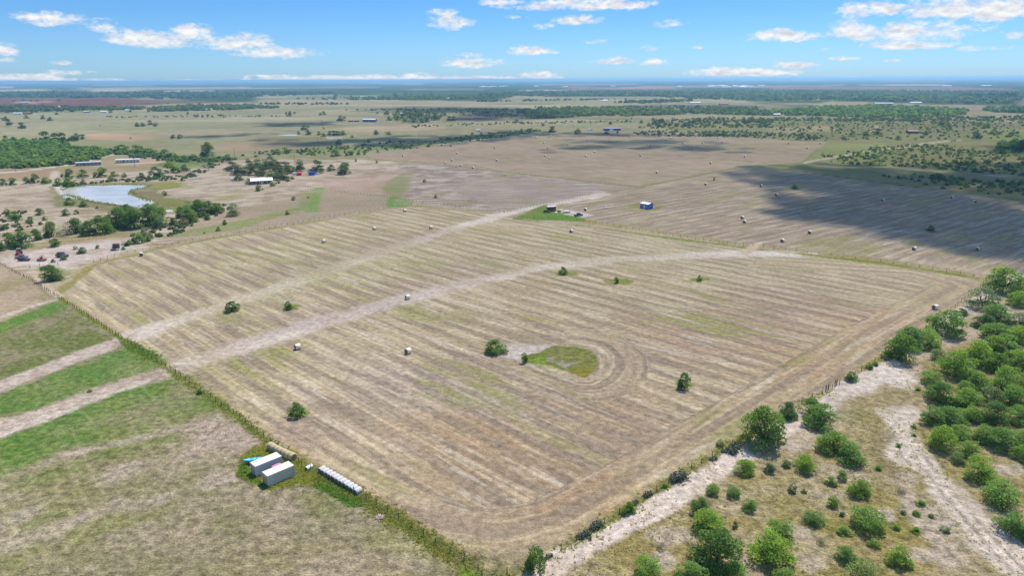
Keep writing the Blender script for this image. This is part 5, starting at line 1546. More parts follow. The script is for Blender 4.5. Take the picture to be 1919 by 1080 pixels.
# ================================================================== shipping containers
def container(origin, rz, L, label, wall, roofc, name="shipping_container"):
    W_, H_ = 2.44, 2.6
    e = empty(name, (origin[0], origin[1], 0), rz, label, "container", "two shipping containers")
    wm, rm, dm = wall
    mb = MB()
    # corrugated long sides and far end
    def corr(a, b, nrm, n):
        a, b, nrm = Vector(a), Vector(b), Vector(nrm)
        prof = []
        for i in range(n):
            t0, t1, t2, t3 = (i + .0) / n, (i + .35) / n, (i + .5) / n, (i + .85) / n
            prof += [(t0, 0), (t1, 0), (t2, .04), (t3, .04)]
        prof.append((1, 0))
        lo = [a.lerp(b, t) - nrm * d for t, d in prof]
        hi = [p + Vector((0, 0, H_ - .30)) for p in lo]
        k = len(lo)
        mb.add(lo + hi, [(i, i + 1, k + i + 1, k + i) for i in range(k - 1)], 0)
    z = .16
    corr((.12, -.0, z), (L - .12, -.0, z), (0, -1, 0), 22)
    corr((L - .12, W_, z), (.12, W_, z), (0, 1, 0), 22)
    corr((L, .12, z), (L, W_ - .12, z), (1, 0, 0), 9)
    mb.box(.05, L - .05, .06, W_ - .06, .06, .15, 0)
    mb.build("side_wall", [wm], e)
    fr = MB()
    for x_ in (0, L - .13):
        for y_ in (-.02, W_ - .11):
            fr.box(x_ - .01, x_ + .14, y_, y_ + .13, .0, H_, 0)
    for y_ in (-.02, W_ - .11):
        fr.box(.135, L - .145, y_ + .01, y_ + .12, 0, .16, 0)
        fr.box(.135, L - .145, y_ + .01, y_ + .12, H_ - .14, H_ - .01, 0)
    for x_ in (0, L - .13):
        fr.box(x_, x_ + .12, .115, W_ - .115, H_ - .14, H_ - .01, 0)
        fr.box(x_, x_ + .12, .115, W_ - .115, 0, .14, 0)
    fr.build("frame", [wm], e)
    rf = MB()
    n = 26
    for i in range(n):
        x0 = .14 + (L - .30) * i / n
        rf.box(x0, x0 + (L - .30) / n * .62, .12, W_ - .12, H_ - .10, H_ - .004, 0)
    rf.box(.13, L - .14, .115, W_ - .115, H_ - .13, H_ - .02, 0)
    rf.build("roof", [rm], e)
    for s in (0, 1):
        y0 = .13 + s * (W_ / 2 - .125)
        d = MB()
        d.box(.03, .09, y0, y0 + W_ / 2 - .15, .15, H_ - .15, 0)
        for zz in (.55, 1.1, 1.65):
            d.box(.022, .031, y0 + .06, y0 + W_ / 2 - .21, zz, zz + .34, 0)
        dd = d.build("door", [wm], e)
        for k in (.28, .72):
            b = MB()
            yy = y0 + (W_ / 2 - .15) * k
            b.tube((-.012, yy, .1), (-.012, yy, H_ - .1), .028, None, 6)
            b.box(-.03, .012, yy - .10, yy + .26, 1.02, 1.08)
            b.build("lock_rod", [dm], dd)
    v = MB()
    v.box(L - .62, L - .38, -.012, .0, H_ - .95, H_ - .80); v.box(L - .62, L - .44, -.012, .0, H_ - 1.5, H_ - 1.38)
    v.build("vent", [dm], e)
    return e


CWHITE = pm("container_white", (.50, .52, .54), .5, 0, .10, .9)  # walls greyer than the roof: their shade is put into the paint
CWHITE_R = pm("container_white_roof", (.66, .66, .65), .5, 0, .06, .9)  # same white, lightened for the sun on the roof
CBEIGE = pm("container_beige", (.46, .46, .37), .5, 0, .12, .9)  # beige walls, darkened for the side turned from the sun
CBEIGE_R = pm("container_beige_roof", (.64, .60, .50), .5, 0, .10, .9)  # cream tone, lightened for the sun on the roof
ROD = pm("lock_rod_steel", (.22, .23, .23), .5, .5, .1, 2)
hd = heading((503.2, 914.3), (553.3, 892.7))
container(G(503.2, 914.3), hd, 6.06, "beige shipping container with a cream roof, the nearer one", (CBEIGE, CBEIGE_R, ROD), 0)
container(G(480.6, 895.6), hd, 6.06, "white shipping container behind the beige one, blue boat at its end", (CWHITE, CWHITE_R, ROD), 0)

# pink-roofed shelter in the gap
ux, uy = math.cos(hd), math.sin(hd)
o2 = G(503.2, 914.3)
gx, gy = o2[0] + ux * 3.6 - uy * 3.0, o2[1] + uy * 3.6 + ux * 3.0
PINKM = pm("pink_sheet", (.75, .16, .24), .6, 0, .08, 2)
DARKW = pm("dark_panel", (.035, .03, .035), .6, 0, .2, 2)
e = empty("play_shelter", (gx, gy, 0), hd, "pink-roofed play shelter squeezed between the two containers", "shelter")
mb = MB(); mb.prism([(-1.0, 2.28), (1.0, 2.28), (1.0, 2.34), (0, 2.44), (-1.0, 2.34)], -.48, .42); mb.build("roof", PINKM, e)
for x_ in (-.9, .9):
    for y_ in (-.4, .36):
        mb = MB(); mb.box(x_ - .05, x_ + .05, y_ - .05, y_ + .05, 0, 2.27); mb.build("leg", PINKM, e)
mb = MB(); mb.box(-.84, .84, -.42, -.36, 1.5, 2.24); mb.build("panel", PINKM, e)
mb = MB(); mb.box(.1, .42, -.445, -.422, 1.75, 2.15); mb.box(.52, .8, -.445, -.422, 1.75, 2.15); mb.build("window", DARKW, e)
# dark red cart beside it
gx, gy = o2[0] + ux * 2.0 - uy * 2.9, o2[1] + uy * 2.0 + ux * 2.9
REDM = pm("dark_red_paint", (.16, .03, .035), .5, 0, .15, 2)
TYRE = pm("tyre_rubber", (.018, .018, .018), .8, 0, .2, 4)
e = empty("garden_cart", (gx, gy, 0), hd, "small dark red cart in the gap between the containers", "cart")
mb = MB(); mb.prism([(-.7, .95), (.7, .95), (.6, .45), (-.6, .45)], -.35, .35); mb.build("tray", REDM, e)
for x_ in (-.4, .4):
    mb = MB(); mb.tube((x_, -.42, .25), (x_, .42, .25), .24, None, 14); mb.build("wheel", TYRE, e)

# blue boat on a trailer
BLUE = pm("boat_blue", (.03, .34, .62), .35, 0, .08, 1.5)
CYAN = pm("boat_inside", (.16, .62, .78), .5, 0, .1, 1.5)
STEEL = pm("trailer_steel", (.12, .12, .13), .5, .5, .2, 2)
bp = G(476, 869)
bh = heading((459, 868), (492, 864))
e = empty("boat_trailer", (bp[0], bp[1], 0), bh, "dark trailer carrying the blue boat, left of the white container", "trailer")
mb = MB()
for y_ in (-.5, .5): mb.box(-1.6, 1.5, y_ - .04, y_ + .04, .48, .56)
for x_ in (-1.4, -.4, .7, 1.4): mb.box(x_ - .04, x_ + .04, -.46, .46, .50, .558)
mb.tube((-1.5, 0, .5), (-2.7, 0, .5), .05); mb.build("frame", STEEL, e)
for y_ in (-.72, .72):
    mb = MB(); mb.tube((.4, y_ - .11, .34), (.4, y_ + .11, .34), .34, None, 16); mb.build("wheel", TYRE, e)
    mb = MB(); mb.box(-.06, .86, y_ - .13, y_ + .13, .70, .73); mb.build("fender", STEEL, e)
e = empty("boat", (bp[0], bp[1], .565), bh, "bright blue boat with pointed bow lying on the dark trailer", "boat")
st_ = [(-2.15, .04, .42), (-1.7, .30, .38), (-1.0, .52, .33), (0, .60, .30), (1.0, .58, .30), (1.75, .48, .30), (1.95, .36, .32)]
rings = []
for x_, w_, zt in st_:
    rings.append([(x_, -w_, .42 + zt * .25), (x_, -w_ * .8, .16), (x_, 0, .02 if x_ > -2 else .3), (x_, w_ * .8, .16), (x_, w_, .42 + zt * .25), (x_, w_ * .86, .44 + zt * .25), (x_, 0, .40 + zt * .25), (x_, -w_ * .86, .44 + zt * .25)])
mb = MB(); mb.rings(rings); mb.build("hull", BLUE, e, True)
mb = MB()
for x_ in (-.9, .2, 1.2): mb.box(x_ - .16, x_ + .16, -.36, .36, .485, .56)
mb.build("seat", CYAN, e)
mb = MB(); mb.prism([(-1.85, .545), (-1.1, .52), (-1.1, .56), (-1.85, .60)], -.20, .20); mb.build("deck", CYAN, e)

# white drum and pile of rubble
e = empty("drum", G(579.5, 880), heading((575, 881), (584, 876)), "white drum lying open-ended in the grass near the white bales", "drum")
mb = MB(); mb.tube((-.75, 0, .46), (.75, 0, .46), .46, None, 20); mb.tube((-.3, 0, .46), (-.26, 0, .46), .475, None, 20); mb.tube((.26, 0, .46), (.3, 0, .46), .475, None, 20); mb.build("barrel", pm("drum_white", (.62, .66, .72), .5, 0, .06, 2), e, False)
mb = MB(); mb.tube((-.765, 0, .46), (-.752, 0, .46), .40, None, 20); mb.build("opening", pm("drum_hollow_shade", (.16, .12, .09), .8, 0, .2, 3), e)  # dark disc on a closed end, painted as the shade inside
RUB = pm("rubble_pink", (.46, .34, .29), .9, 0, .25, 3)
mb = MB(); rq = random.Random(3)
for i in range(70):
    a_, d_ = rq.uniform(0, 6.28), abs(rq.gauss(0, .55))
    c = Vector((math.cos(a_) * d_, math.sin(a_) * d_, max(.05, .55 - d_ * .45) * rq.uniform(.3, 1)))
    dr = Vector((rq.uniform(-1, 1), rq.uniform(-1, 1), rq.uniform(-.3, .3))).normalized() * rq.uniform(.15, .5)
    mb.tube(c - dr, c + dr, rq.uniform(.03, .09), None, 5)
p = G(712, 972); tag(mb.build("rubble_pile", RUB, None, loc=(p[0], p[1], 0)), "low pinkish pile of rubble and sticks on the left fence line", "debris pile")


# ================================================================== vehicles
GLASS = pm("dark_glass", (.02, .025, .03), .12, 0, .1, 1)
CHROME = pm("wheel_rim", (.35, .35, .36), .35, .6, .1, 2)


def wheels(e, xs, half, r=.38, wd=.24):
    for x_ in xs:
        for s in (-1, 1):
            mb = MB(); mb.tube((x_, s * half - wd / 2, r), (x_, s * half + wd / 2, r), r, None, 16)
            wh = mb.build("wheel", TYRE, e)
            m2 = MB(); m2.tube((x_, s * (half + wd / 2 - .01), r), (x_, s * (half + wd / 2 + .012), r), r * .55, None, 12); m2.build("rim", CHROME, wh)


def vehicle(px, py, rz, kind, colr, label, cat, cname, sc=1.0, group=None):
    p = G(px, py)
    pt = pm(cname, colr, .35, .15, .06, 1.5)
    nm = {'pickup': "pickup_truck", 'suv': "parked_car", 'van': "parked_van", 'jeep': "off_road_car", 'buggy': "utility_buggy"}[kind]
    e = empty(nm, (p[0], p[1], 0), R(rz), label, cat, group)
    e.scale = (sc, sc, sc)
    if kind == 'pickup':
        mb = MB(); mb.prism([(-2.7, .55), (2.65, .5), (2.7, .95), (1.3, 1.12), (-2.7, 1.12)], -.95, .95); mb.build("body", pt, e)
        mb = MB(); mb.prism([(-.85, 1.125), (1.3, 1.125), (.65, 1.82), (-.75, 1.85)], -.86, .86); cb = mb.build("cab", pt, e)
        mb = MB(); mb.prism([(-.6, 1.25), (.95, 1.25), (.52, 1.72), (-.55, 1.74)], -.875, .875); mb.prism([(1.18, 1.20), (1.30, 1.18), (.72, 1.78), (.62, 1.76)], -.75, .75); mb.build("window", GLASS, cb)
        mb = MB(); mb.box(-2.62, -.95, -.78, .78, 1.124, 1.13); mb.build("cargo_bed", DARKW, e)
        wheels(e, (-1.7, 1.75), .86, .42)
    elif kind in ('suv', 'jeep'):
        hh = 1.0 if kind == 'suv' else 1.15
        mb = MB(); mb.prism([(-2.3, .45), (2.25, .42), (2.3, .85), (1.1, hh), (-2.3, hh)], -.92, .92); mb.build("body", pt, e)
        mb = MB(); mb.prism([(-2.2, hh + .005), (1.0, hh + .005), (.35, hh + .66), (-1.95, hh + .68)] if kind == 'suv' else [(-1.6, hh + .005), (.6, hh + .005), (.4, hh + .75), (-1.5, hh + .75)], -.84, .84); cb = mb.build("cab", pt, e)
        mb = MB(); mb.prism([(-1.9, hh + .1), (.72, hh + .1), (.25, hh + .55), (-1.75, hh + .57)] if kind == 'suv' else [(-1.4, hh + .12), (.45, hh + .12), (.32, hh + .62), (-1.35, hh + .62)], -.855, .855); mb.build("window", GLASS, cb)
        wheels(e, (-1.45, 1.5), .84, .40 if kind == 'suv' else .5)
    elif kind == 'van':
        mb = MB(); mb.prism([(-2.5, .4), (2.5, .4), (2.55, 1.0), (1.9, 1.25), (1.35, 2.05), (-2.5, 2.1)], -.98, .98); b = mb.build("body", pt, e)
        mb = MB(); mb.prism([(.4, 1.25), (1.75, 1.25), (1.3, 1.9), (.4, 1.9)], -.992, .992); mb.build("window", GLASS, b)
        wheels(e, (-1.6, 1.6), .9, .36)
    else:
        mb = MB(); mb.prism([(-1.5, .4), (1.4, .4), (1.5, .8), (.6, .95), (-1.5, .95)], -.7, .7); mb.build("body", pt, e)
        mb = MB(); mb.box(-.3, .0, -.6, .6, .951, 1.35); mb.build("seat", DARKW, e)
        mb = MB()
        for x_ in (-.5, .75):
            for y_ in (-.62, .62): mb.tube((x_, y_, .95), (x_ * .9, y_, 1.75), .03, None, 6)
        mb.box(-.55, .75, -.66, .66, 1.75, 1.79); mb.build("canopy", DARKW, e)
        wheels(e, (-.95, .95), .66, .34)
    return e


def tractor(px, py, rz):
    p = G(px, py)
    rp = pm("tractor_red", (.42, .03, .04), .4, .1, .1, 1.5)
    e = empty("tractor", (p[0], p[1], 0), R(rz), "red tractor with a dark cab parked under the big tree at far left", "tractor")
    mb = MB(); mb.prism([(.2, .8), (2.4, .75), (2.5, 1.1), (2.3, 1.65), (.2, 1.75)], -.42, .42); mb.build("hood", rp, e)
    mb = MB(); mb.box(-1.3, .2, -.6, .6, .7, 1.3); mb.build("body", rp, e)
    mb = MB(); mb.prism([(-1.25, 1.305), (.2, 1.305), (.05, 2.75), (-1.15, 2.75)], -.75, .75); cb = mb.build("cab", GLASS, e)
    mb = MB(); mb.box(-1.35, .25, -.85, .85, 2.755, 2.86); mb.build("roof", pm("cab_roof_grey", (.25, .27, .26), .5, 0, .1, 2), cb)
    for x_, r_, w_, h_ in ((-.75, .85, .5, .95), (1.9, .5, .35, .7)):
        for s in (-1, 1):
            mb = MB(); mb.tube((x_, s * h_ - w_ / 2, r_), (x_, s * h_ + w_ / 2, r_), r_, None, 20); wh = mb.build("wheel", TYRE, e)
            m2 = MB(); m2.tube((x_, s * (h_ + w_ / 2 - .02), r_), (x_, s * (h_ + w_ / 2 + .015), r_), r_ * .5, None, 14); m2.build("rim", rp, wh)
    mb = MB(); mb.tube((1.5, .1, 1.6), (1.5, .1, 2.6), .05, None, 8); mb.build("exhaust_pipe", STEEL, e)


tractor(36, 477, -70)
vehicle(46, 489, 10, 'suv', (.035, .04, .05), "dark car parked on pale sand at far left, front one of the pair", "car", "paint_black_blue", 1.05, "cars in the sandy yard")
vehicle(41, 484.5, 15, 'pickup', (.16, .15, .15), "grey pickup with a pale roof just behind the dark car at far left", "pickup", "paint_grey", 1.0, "cars in the sandy yard")
vehicle(79, 489, 5, 'buggy', (.42, .11, .04), "small orange buggy between the dark cars and the black off-roader", "buggy", "paint_orange", 1.25, "cars in the sandy yard")
vehicle(117, 482, -15, 'jeep', (.05, .05, .055), "black off-road car with big wheels on the sandy yard", "car", "paint_black", 1.25, "cars in the sandy yard")
vehicle(1025, 398.5, 5, 'suv', (.02, .022, .027), "black car in front of the maroon trailer in the green yard", "car", "paint_black", 1.0)
vehicle(1084, 405, 28, 'pickup', (.012, .013, .016), "black pickup at the gravel end of the green yard", "pickup", "paint_jet", 1.05)
vehicle(555, 327.5, 0, 'van', (.75, .75, .75), "white van beside the red tent near the farmhouse", "van", "paint_white", 1.0)
vehicle(594, 327, 5, 'suv', (.7, .7, .7), "white car right of the blue container near the farmhouse", "car", "paint_white", 1.0)
vehicle(602, 323.5, 20, 'pickup', (.62, .62, .64), "white pickup under the last tree right of the farmhouse", "pickup", "paint_white", 1.0)
vehicle(439, 338, 10, 'van', (.7, .7, .7), "white van left of the farmhouse under trees", "van", "paint_white", 1.0)
vehicle(1147, 246.5, 0, 'van', (.8, .8, .8), "white van parked before the navy house", "van", "paint_white", 1.5)
vehicle(1106, 245, 0, 'van', (.72, .76, .84), "pale van parked well left of the navy house", "van", "paint_pale", 1.6)
vehicle(530, 312, 0, 'suv', (.7, .7, .7), "white car half hidden in the farmhouse grove", "car", "paint_white", 1.0)


def box_trailer(px, py, rz, L, Wd, Hh, side, roof_, label, cat, name, wheels_=True):
    p = G(px, py)
    e = empty(name, (p[0], p[1], 0), R(rz), label, cat)
    z0 = .55 if wheels_ else .02
    mb = MB(); mb.box(-L / 2, L / 2, -Wd / 2, Wd / 2, z0, Hh); mb.build("wall", side, e)
    mb = MB(); mb.prism([(-L / 2 - .06, Hh + .003), (L / 2 + .06, Hh + .003), (L / 2 + .02, Hh + .12), (-L / 2 - .02, Hh + .12)], -Wd / 2 - .05, Wd / 2 + .05); mb.build("roof", roof_, e)
    if wheels_:
        wheels(e, (-.5, .45), Wd / 2 - .1, .36)
        mb = MB(); mb.tube((L / 2, 0, .6), (L / 2 + 1.2, 0, .55), .06); mb.build("tow_bar", STEEL, e)
    mb = MB(); mb.box(-L / 2 - .012, -L / 2, -Wd / 2 + .15, Wd / 2 - .15, z0 + .1, Hh - .15); mb.build("door", side, e)
    return e


WHITER = pm("white_roof_sheet", (.60, .60, .60), .5, 0, .06, 1)
box_trailer(1033, 395.5, 15, 5.6, 2.3, 2.9, pm("maroon_paint", (.105, .032, .038), .5, 0, .1, 1), WHITER, "maroon enclosed trailer with a white roof in the green yard", "trailer", "enclosed_trailer")
# flatbed with white sheets, red implement, clutter
e = empty("flatbed_trailer", G(1062, 399), R(20), "white-topped flatbed trailer left of the black pickup", "trailer")
mb = MB(); mb.box(-2.6, 2.6, -1.05, 1.05, .62, .74); mb.build("deck", STEEL, e)
mb = MB(); mb.prism([(-1.8, .745), (1.8, .745), (1.5, 1.25), (-1.5, 1.3)], -.9, .9); mb.build("white_cover", WHITER, e)
wheels(e, (-.6, .4), .98, .34)
e = empty("farm_implement", G(1047, 397), R(40), "red farm implement beside the maroon trailer", "implement")
RI = pm("implement_red", (.50, .05, .035), .5, .1, .1, 2)
mb = MB(); mb.box(-1.6, 1.4, -.12, .12, .6, .8); mb.box(-.1, .1, -1.0, 1.0, .8, .95); mb.tube((-1.6, 0, .7), (-2.4, 0, .9), .07); mb.build("frame", RI, e)
for y_ in (-.9, -.3, .3, .9):
    mb = MB(); mb.tube((.6, y_ - .03, .4), (.6, y_ + .03, .4), .4, None, 14); mb.build("disc", STEEL, e)
for x_, y_, rz_, lab in ((1051, 394.5, 30, "white stacked sheets behind the red implement"), (1042, 399.5, 60, "white stacked sheets in front of the red implement"), (1073, 400.5, 10, "white stacked sheets next to the black pickup")):
    p = G(x_, y_)
    mb = MB(); rq = random.Random(x_)
    for k in range(4): mb.box(-1.1 + rq.uniform(-.2, .2), 1.1 + rq.uniform(-.2, .2), -.6 + rq.uniform(-.15, .15), .6, .05 + k * .12, .15 + k * .12)
    tag(mb.build("sheet_stack", WHITER, None, loc=(p[0], p[1], 0), rz=R(rz_)), lab, "building material", "white sheets in the green yard")
# a flattened white bale in the second field
p = G(1135, 389.5)
tag(link("wrapped_bale", WHITE_BALE[1], None, (p[0], p[1], -.25), R(10), (1.2, 1, .7)), "slumped white bale alone between the pickup and the blue shed", "hay bale")
# black hunting blind on stilts
e = empty("hunting_blind", G(219, 468.5), R(12), "black box hunting blind on short stilts beside the curved fence", "hunting blind")
mb = MB(); mb.box(-1.25, 1.25, -1.2, 1.2, .9, 2.9); mb.build("cabin", DARKW, e)
mb = MB(); mb.prism([(-1.4, 2.903), (1.4, 2.903), (1.4, 3.0), (-1.4, 3.12)], -1.35, 1.35); mb.build("roof", DARKW, e)
for x_ in (-1.1, 1.1):
    for y_ in (-1.05, 1.05):
        mb = MB(); mb.box(x_ - .06, x_ + .06, y_ - .06, y_ + .06, 0, .897); mb.build("leg", POSTWOOD, e)
mb = MB(); mb.box(-.7, .7, -1.22, -1.203, 1.9, 2.4); mb.build("window", GLASS, e)


# ================================================================== buildings
def gable(px, py, rz, L, Wd, eave, ridge, wall, roof_, label, name="house", cat="house", over=.35, wins=0, door=True, group=None, trimc=None, simple=False):
    p = G(px, py)
    e = empty(name, (p[0], p[1], 0), R(rz), label, cat, group)
    mb = MB()
    mb.prism([(-Wd / 2, .0), (Wd / 2, .0), (Wd / 2, eave), (0, ridge - .06), (-Wd / 2, eave)], -L / 2, L / 2)
    w_ = mb.build("wall", wall, e); w_.rotation_euler = (0, 0, R(90))
    mb = MB()
    sl = (ridge - eave) / (Wd / 2)
    for s in (-1, 1):
        y1 = s * (Wd / 2 + over)
        z1 = ridge - sl * (Wd / 2 + over)
        mb.add([(-L / 2 - over, 0, ridge), (L / 2 + over, 0, ridge), (L / 2 + over, y1, z1), (-L / 2 - over, y1, z1),
                (-L / 2 - over, 0, ridge + .09), (L / 2 + over, 0, ridge + .09), (L / 2 + over, y1, z1 + .09), (-L / 2 - over, y1, z1 + .09)],
               [(0, 1, 2, 3), (4, 7, 6, 5), (0, 4, 5, 1), (1, 5, 6, 2), (2, 6, 7, 3), (3, 7, 4, 0)])
    mb.build("roof", roof_, e)
    fm = trimc or pm("window_trim", (.70, .70, .68), .6, 0, .05, 1)
    for i in range(wins):
        x_ = -L / 2 + L * (i + .5) / wins
        for s in (-1, 1):
            f = MB(); f.box(x_ - .5, x_ + .5, s * Wd / 2 - .03, s * Wd / 2 + .03, eave * .38, eave * .80)
            ff = f.build("window", fm, e)
            g2 = MB(); g2.box(x_ - .40, x_ + .40, s * Wd / 2 - .035, s * Wd / 2 + .035, eave * .43, eave * .76); g2.build("pane", GLASS, ff)
    if door:
        d = MB(); d.box(-.5, .5, -Wd / 2 - .04, -Wd / 2 - .005, .05, min(2.1, eave * .85)); d.build("door", fm, e)
    return e


BLUEW = pm("blue_siding", (.04, .13, .42), .5, 0, .08, 1)
gable(1211.5, 390.3, math.degrees(heading((1197.5, 390), (1213, 392.6))), 6.8, 4.8, 3.1, 3.9, BLUEW, WHITER, "royal blue shed with a white metal roof alone in the second hay field", "metal_shed", "shed", .15, 2)
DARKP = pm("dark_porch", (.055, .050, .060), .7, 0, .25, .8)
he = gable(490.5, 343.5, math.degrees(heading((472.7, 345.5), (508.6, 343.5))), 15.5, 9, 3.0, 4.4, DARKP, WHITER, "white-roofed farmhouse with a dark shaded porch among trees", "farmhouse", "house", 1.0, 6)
for i in range(6):
    mb = MB(); mb.box(-7.6 + i * 3.0 - .08, -7.6 + i * 3.0 + .08, -5.36, -5.2, 0, 2.42); mb.build("porch_post", pm("window_trim", (.7, .7, .68)), he)
GREYS = pm("grey_siding", (.25, .26, .30), .6, 0, .15, .5)
def mobile_home(a, b, Wd, Hh, wallm, roofm, label, nw):
    pa_, pb_ = np.array(G(*a)), np.array(G(*b))
    L = np.linalg.norm(pb_ - pa_)
    rz = math.atan2(*(pb_ - pa_)[::-1])
    c = (pa_ + pb_) / 2 + np.array([-math.sin(rz), math.cos(rz)]) * Wd / 2
    e = empty("mobile_home", (c[0], c[1], 0), rz, label, "mobile home", "mobile homes by the gravel road")
    mb = MB(); mb.box(-L / 2, L / 2, -Wd / 2, Wd / 2, .5, Hh); mb.build("wall", wallm, e)
    mb = MB(); mb.box(-L / 2 + .3, L / 2 - .3, -Wd / 2 + .1, Wd / 2 - .1, 0, .497); mb.build("skirting", DARKP, e)
    mb = MB(); mb.prism([(-Wd / 2 - .15, Hh + .003), (Wd / 2 + .15, Hh + .003), (0, Hh + .55)], -L / 2 - .15, L / 2 + .15); r_ = mb.build("roof", roofm, e); r_.rotation_euler = (0, 0, R(90))
    for i in range(nw):
        x_ = -L / 2 + L * (i + .5) / nw
        f = MB(); f.box(x_ - .45, x_ + .45, -Wd / 2 - .03, -Wd / 2 + .02, 1.4, 2.3); f.build("window", GLASS, e)
    d = MB(); d.box(-L * .18 - .5, -L * .18 + .5, -Wd / 2 - .04, -Wd / 2 + .02, .55, 2.5); d.build("door", DARKW, e)


mobile_home((142, 311.5), (190, 309), 4.6, 3.2, GREYS, pm("grey_roof", (.42, .43, .47), .6, 0, .1, .6), "long grey mobile home beside the white gravel road", 7)
mobile_home((217, 305.8), (262, 304), 4.6, 3.3, pm("white_siding", (.55, .52, .50), .6, 0, .1, .6), WHITER, "long white mobile home right of the grey one", 7)
# red tent and blue container by the farmhouse
REDT = pm("red_canvas", (.55, .02, .035), .7, 0, .08, 1)
e = empty("canopy_tent", G(561, 328.5), R(10), "bright red tent right of the farmhouse grove", "tent")
mb = MB(); mb.box(-2.0, 2.0, -1.9, 1.9, .02, 2.3); mb.build("side_sheet", REDT, e)
mb = MB(); mb.add([(-2.2, -2.1, 2.31), (2.2, -2.1, 2.31), (2.2, 2.1, 2.31), (-2.2, 2.1, 2.31), (0, 0, 3.5)], [(0, 1, 4), (1, 2, 4), (2, 3, 4), (3, 0, 4), (3, 2, 1, 0)]); mb.build("roof", REDT, e)
box_trailer(584.5, 328.3, 5, 5.0, 2.6, 2.9, pm("royal_blue_paint", (.025, .06, .42), .5, 0, .08, 1), pm("royal_blue_paint", (.025, .06, .42)), "royal blue storage container right of the red tent", "container", "storage_container", False)
gable(693, 228.3, math.degrees(heading((680, 229.3), (706, 229.5))), 27, 9, 5.0, 6.0, pm("barn_blue", (.07, .11, .33), .5, 0, .1, .4), WHITER, "long blue metal barn with a white roof before the dark grove", "barn", "barn", .3, 0)
gable(1147, 244.3, 2, 27, 8, 3.4, 4.6, pm("navy_wall", (.035, .045, .15), .6, 0, .15, .4), pm("navy_roof", (.06, .07, .20), .6, 0, .1, .4), "navy blue house behind the far hay field", "house", "house", .4, 6)
gable(663, 228, 5, 22, 6, 2.4, 3.0, pm("rust_wall", (.12, .05, .05), .7, 0, .2, .4), pm("rust_roof", (.16, .08, .07), .7, 0, .2, .4), "low rusty shed left of the long blue barn", "shed", "shed", .3, 0)
WH = pm("white_wall", (.6, .6, .6), .6, 0, .06, .3)
DK = pm("slate_roof", (.10, .10, .12), .7, 0, .15, .3)
houses = [(34, 214, 30, 0, "white-roofed ranch shed at the far left edge"), (52, 214, 34, 1, "dark-roofed barn right of the white ranch shed at far left"), (163, 211, 24, 2, "pale house with a dark roof in the far left pasture"), (195, 211, 26, 0, "white shed among trees right of the dark-roofed house at far left"), (241, 208, 28, 0, "bright white barn ending the row of far left farm buildings"),
          (104, 201.5, 60, 0, "bright white shed on the edge of the red ploughed land"), (48, 192.5, 50, 0, "white building on the red ploughed land beside small trees"), (392, 206.5, 26, 0, "white-roofed shed in the long dark far-left wood"), (417, 204.5, 30, 2, "grey house in the long dark far-left wood"),
          (676, 182.5, 50, 2, "pale grey house in the pale green far pasture"), (838, 185, 50, 0, "tiny white building in the far pasture at centre"), (1122, 185, 60, 1, "reddish low farm building in the far pasture right of centre"), (1133, 189.3, 40, 0, "white patch-like shed below the reddish farm building"),
          (1302, 193.5, 60, 0, "white farmhouse in the far pasture right of centre"), (1356, 196.5, 44, 1, "reddish roofed barn right of the white far farmhouse"), (1432, 216, 34, 0, "white shed at the left end of the big green wood"), (1455, 216.5, 26, 2, "grey house in front of the big green wood's left end"),
          (1715, 193.5, 60, 0, "white building on the far right pasture strip"), (1655, 195, 90, 2, "grey roofed ranch building on the far right pasture strip"), (1822, 222, 30, 1, "dark-roofed low house in the far right pasture"), (752, 214.5, 20, 0, "small white roof inside the dark grove"), (1771, 209, 34, 0, "white shed in the clearing of the big green wood"), (1710, 249.5, 26, 1, "low reddish shed in the right brush country"), (897, 247, 10, 0, "tiny white shed beside the pale path above the far hay field")]
for (a_, b_, L, k_, lab) in houses:
    gable(a_, b_, random.uniform(-12, 12), L * .6, L * .26, 3.2, 4.6, [WH, pm("rust_wall", (.12, .05, .05)), GREYS][k_], [WHITER, pm("rust_roof", (.16, .08, .07)) if k_ == 1 else DK, pm("grey_roof", (.42, .43, .47))][k_], lab, "far_house", "house", .4, 0, False, "far farm buildings")
rs = random.Random(9)
for i in range(26):
    a_ = rs.uniform(1330, 1440) if i < 14 else rs.choice([rs.uniform(880, 960), rs.uniform(1770, 1860), rs.uniform(960, 1330)])
    b_ = rs.uniform(160.5, 164.5)
    gable(a_, b_, rs.uniform(-30, 30), rs.uniform(40, 80), 22, 6, 9, WH, WHITER, "tiny white building of the town near the horizon" if i < 14 else "tiny white building scattered along the horizon", "town_building", "building", .4, 0, False, "buildings near the horizon")


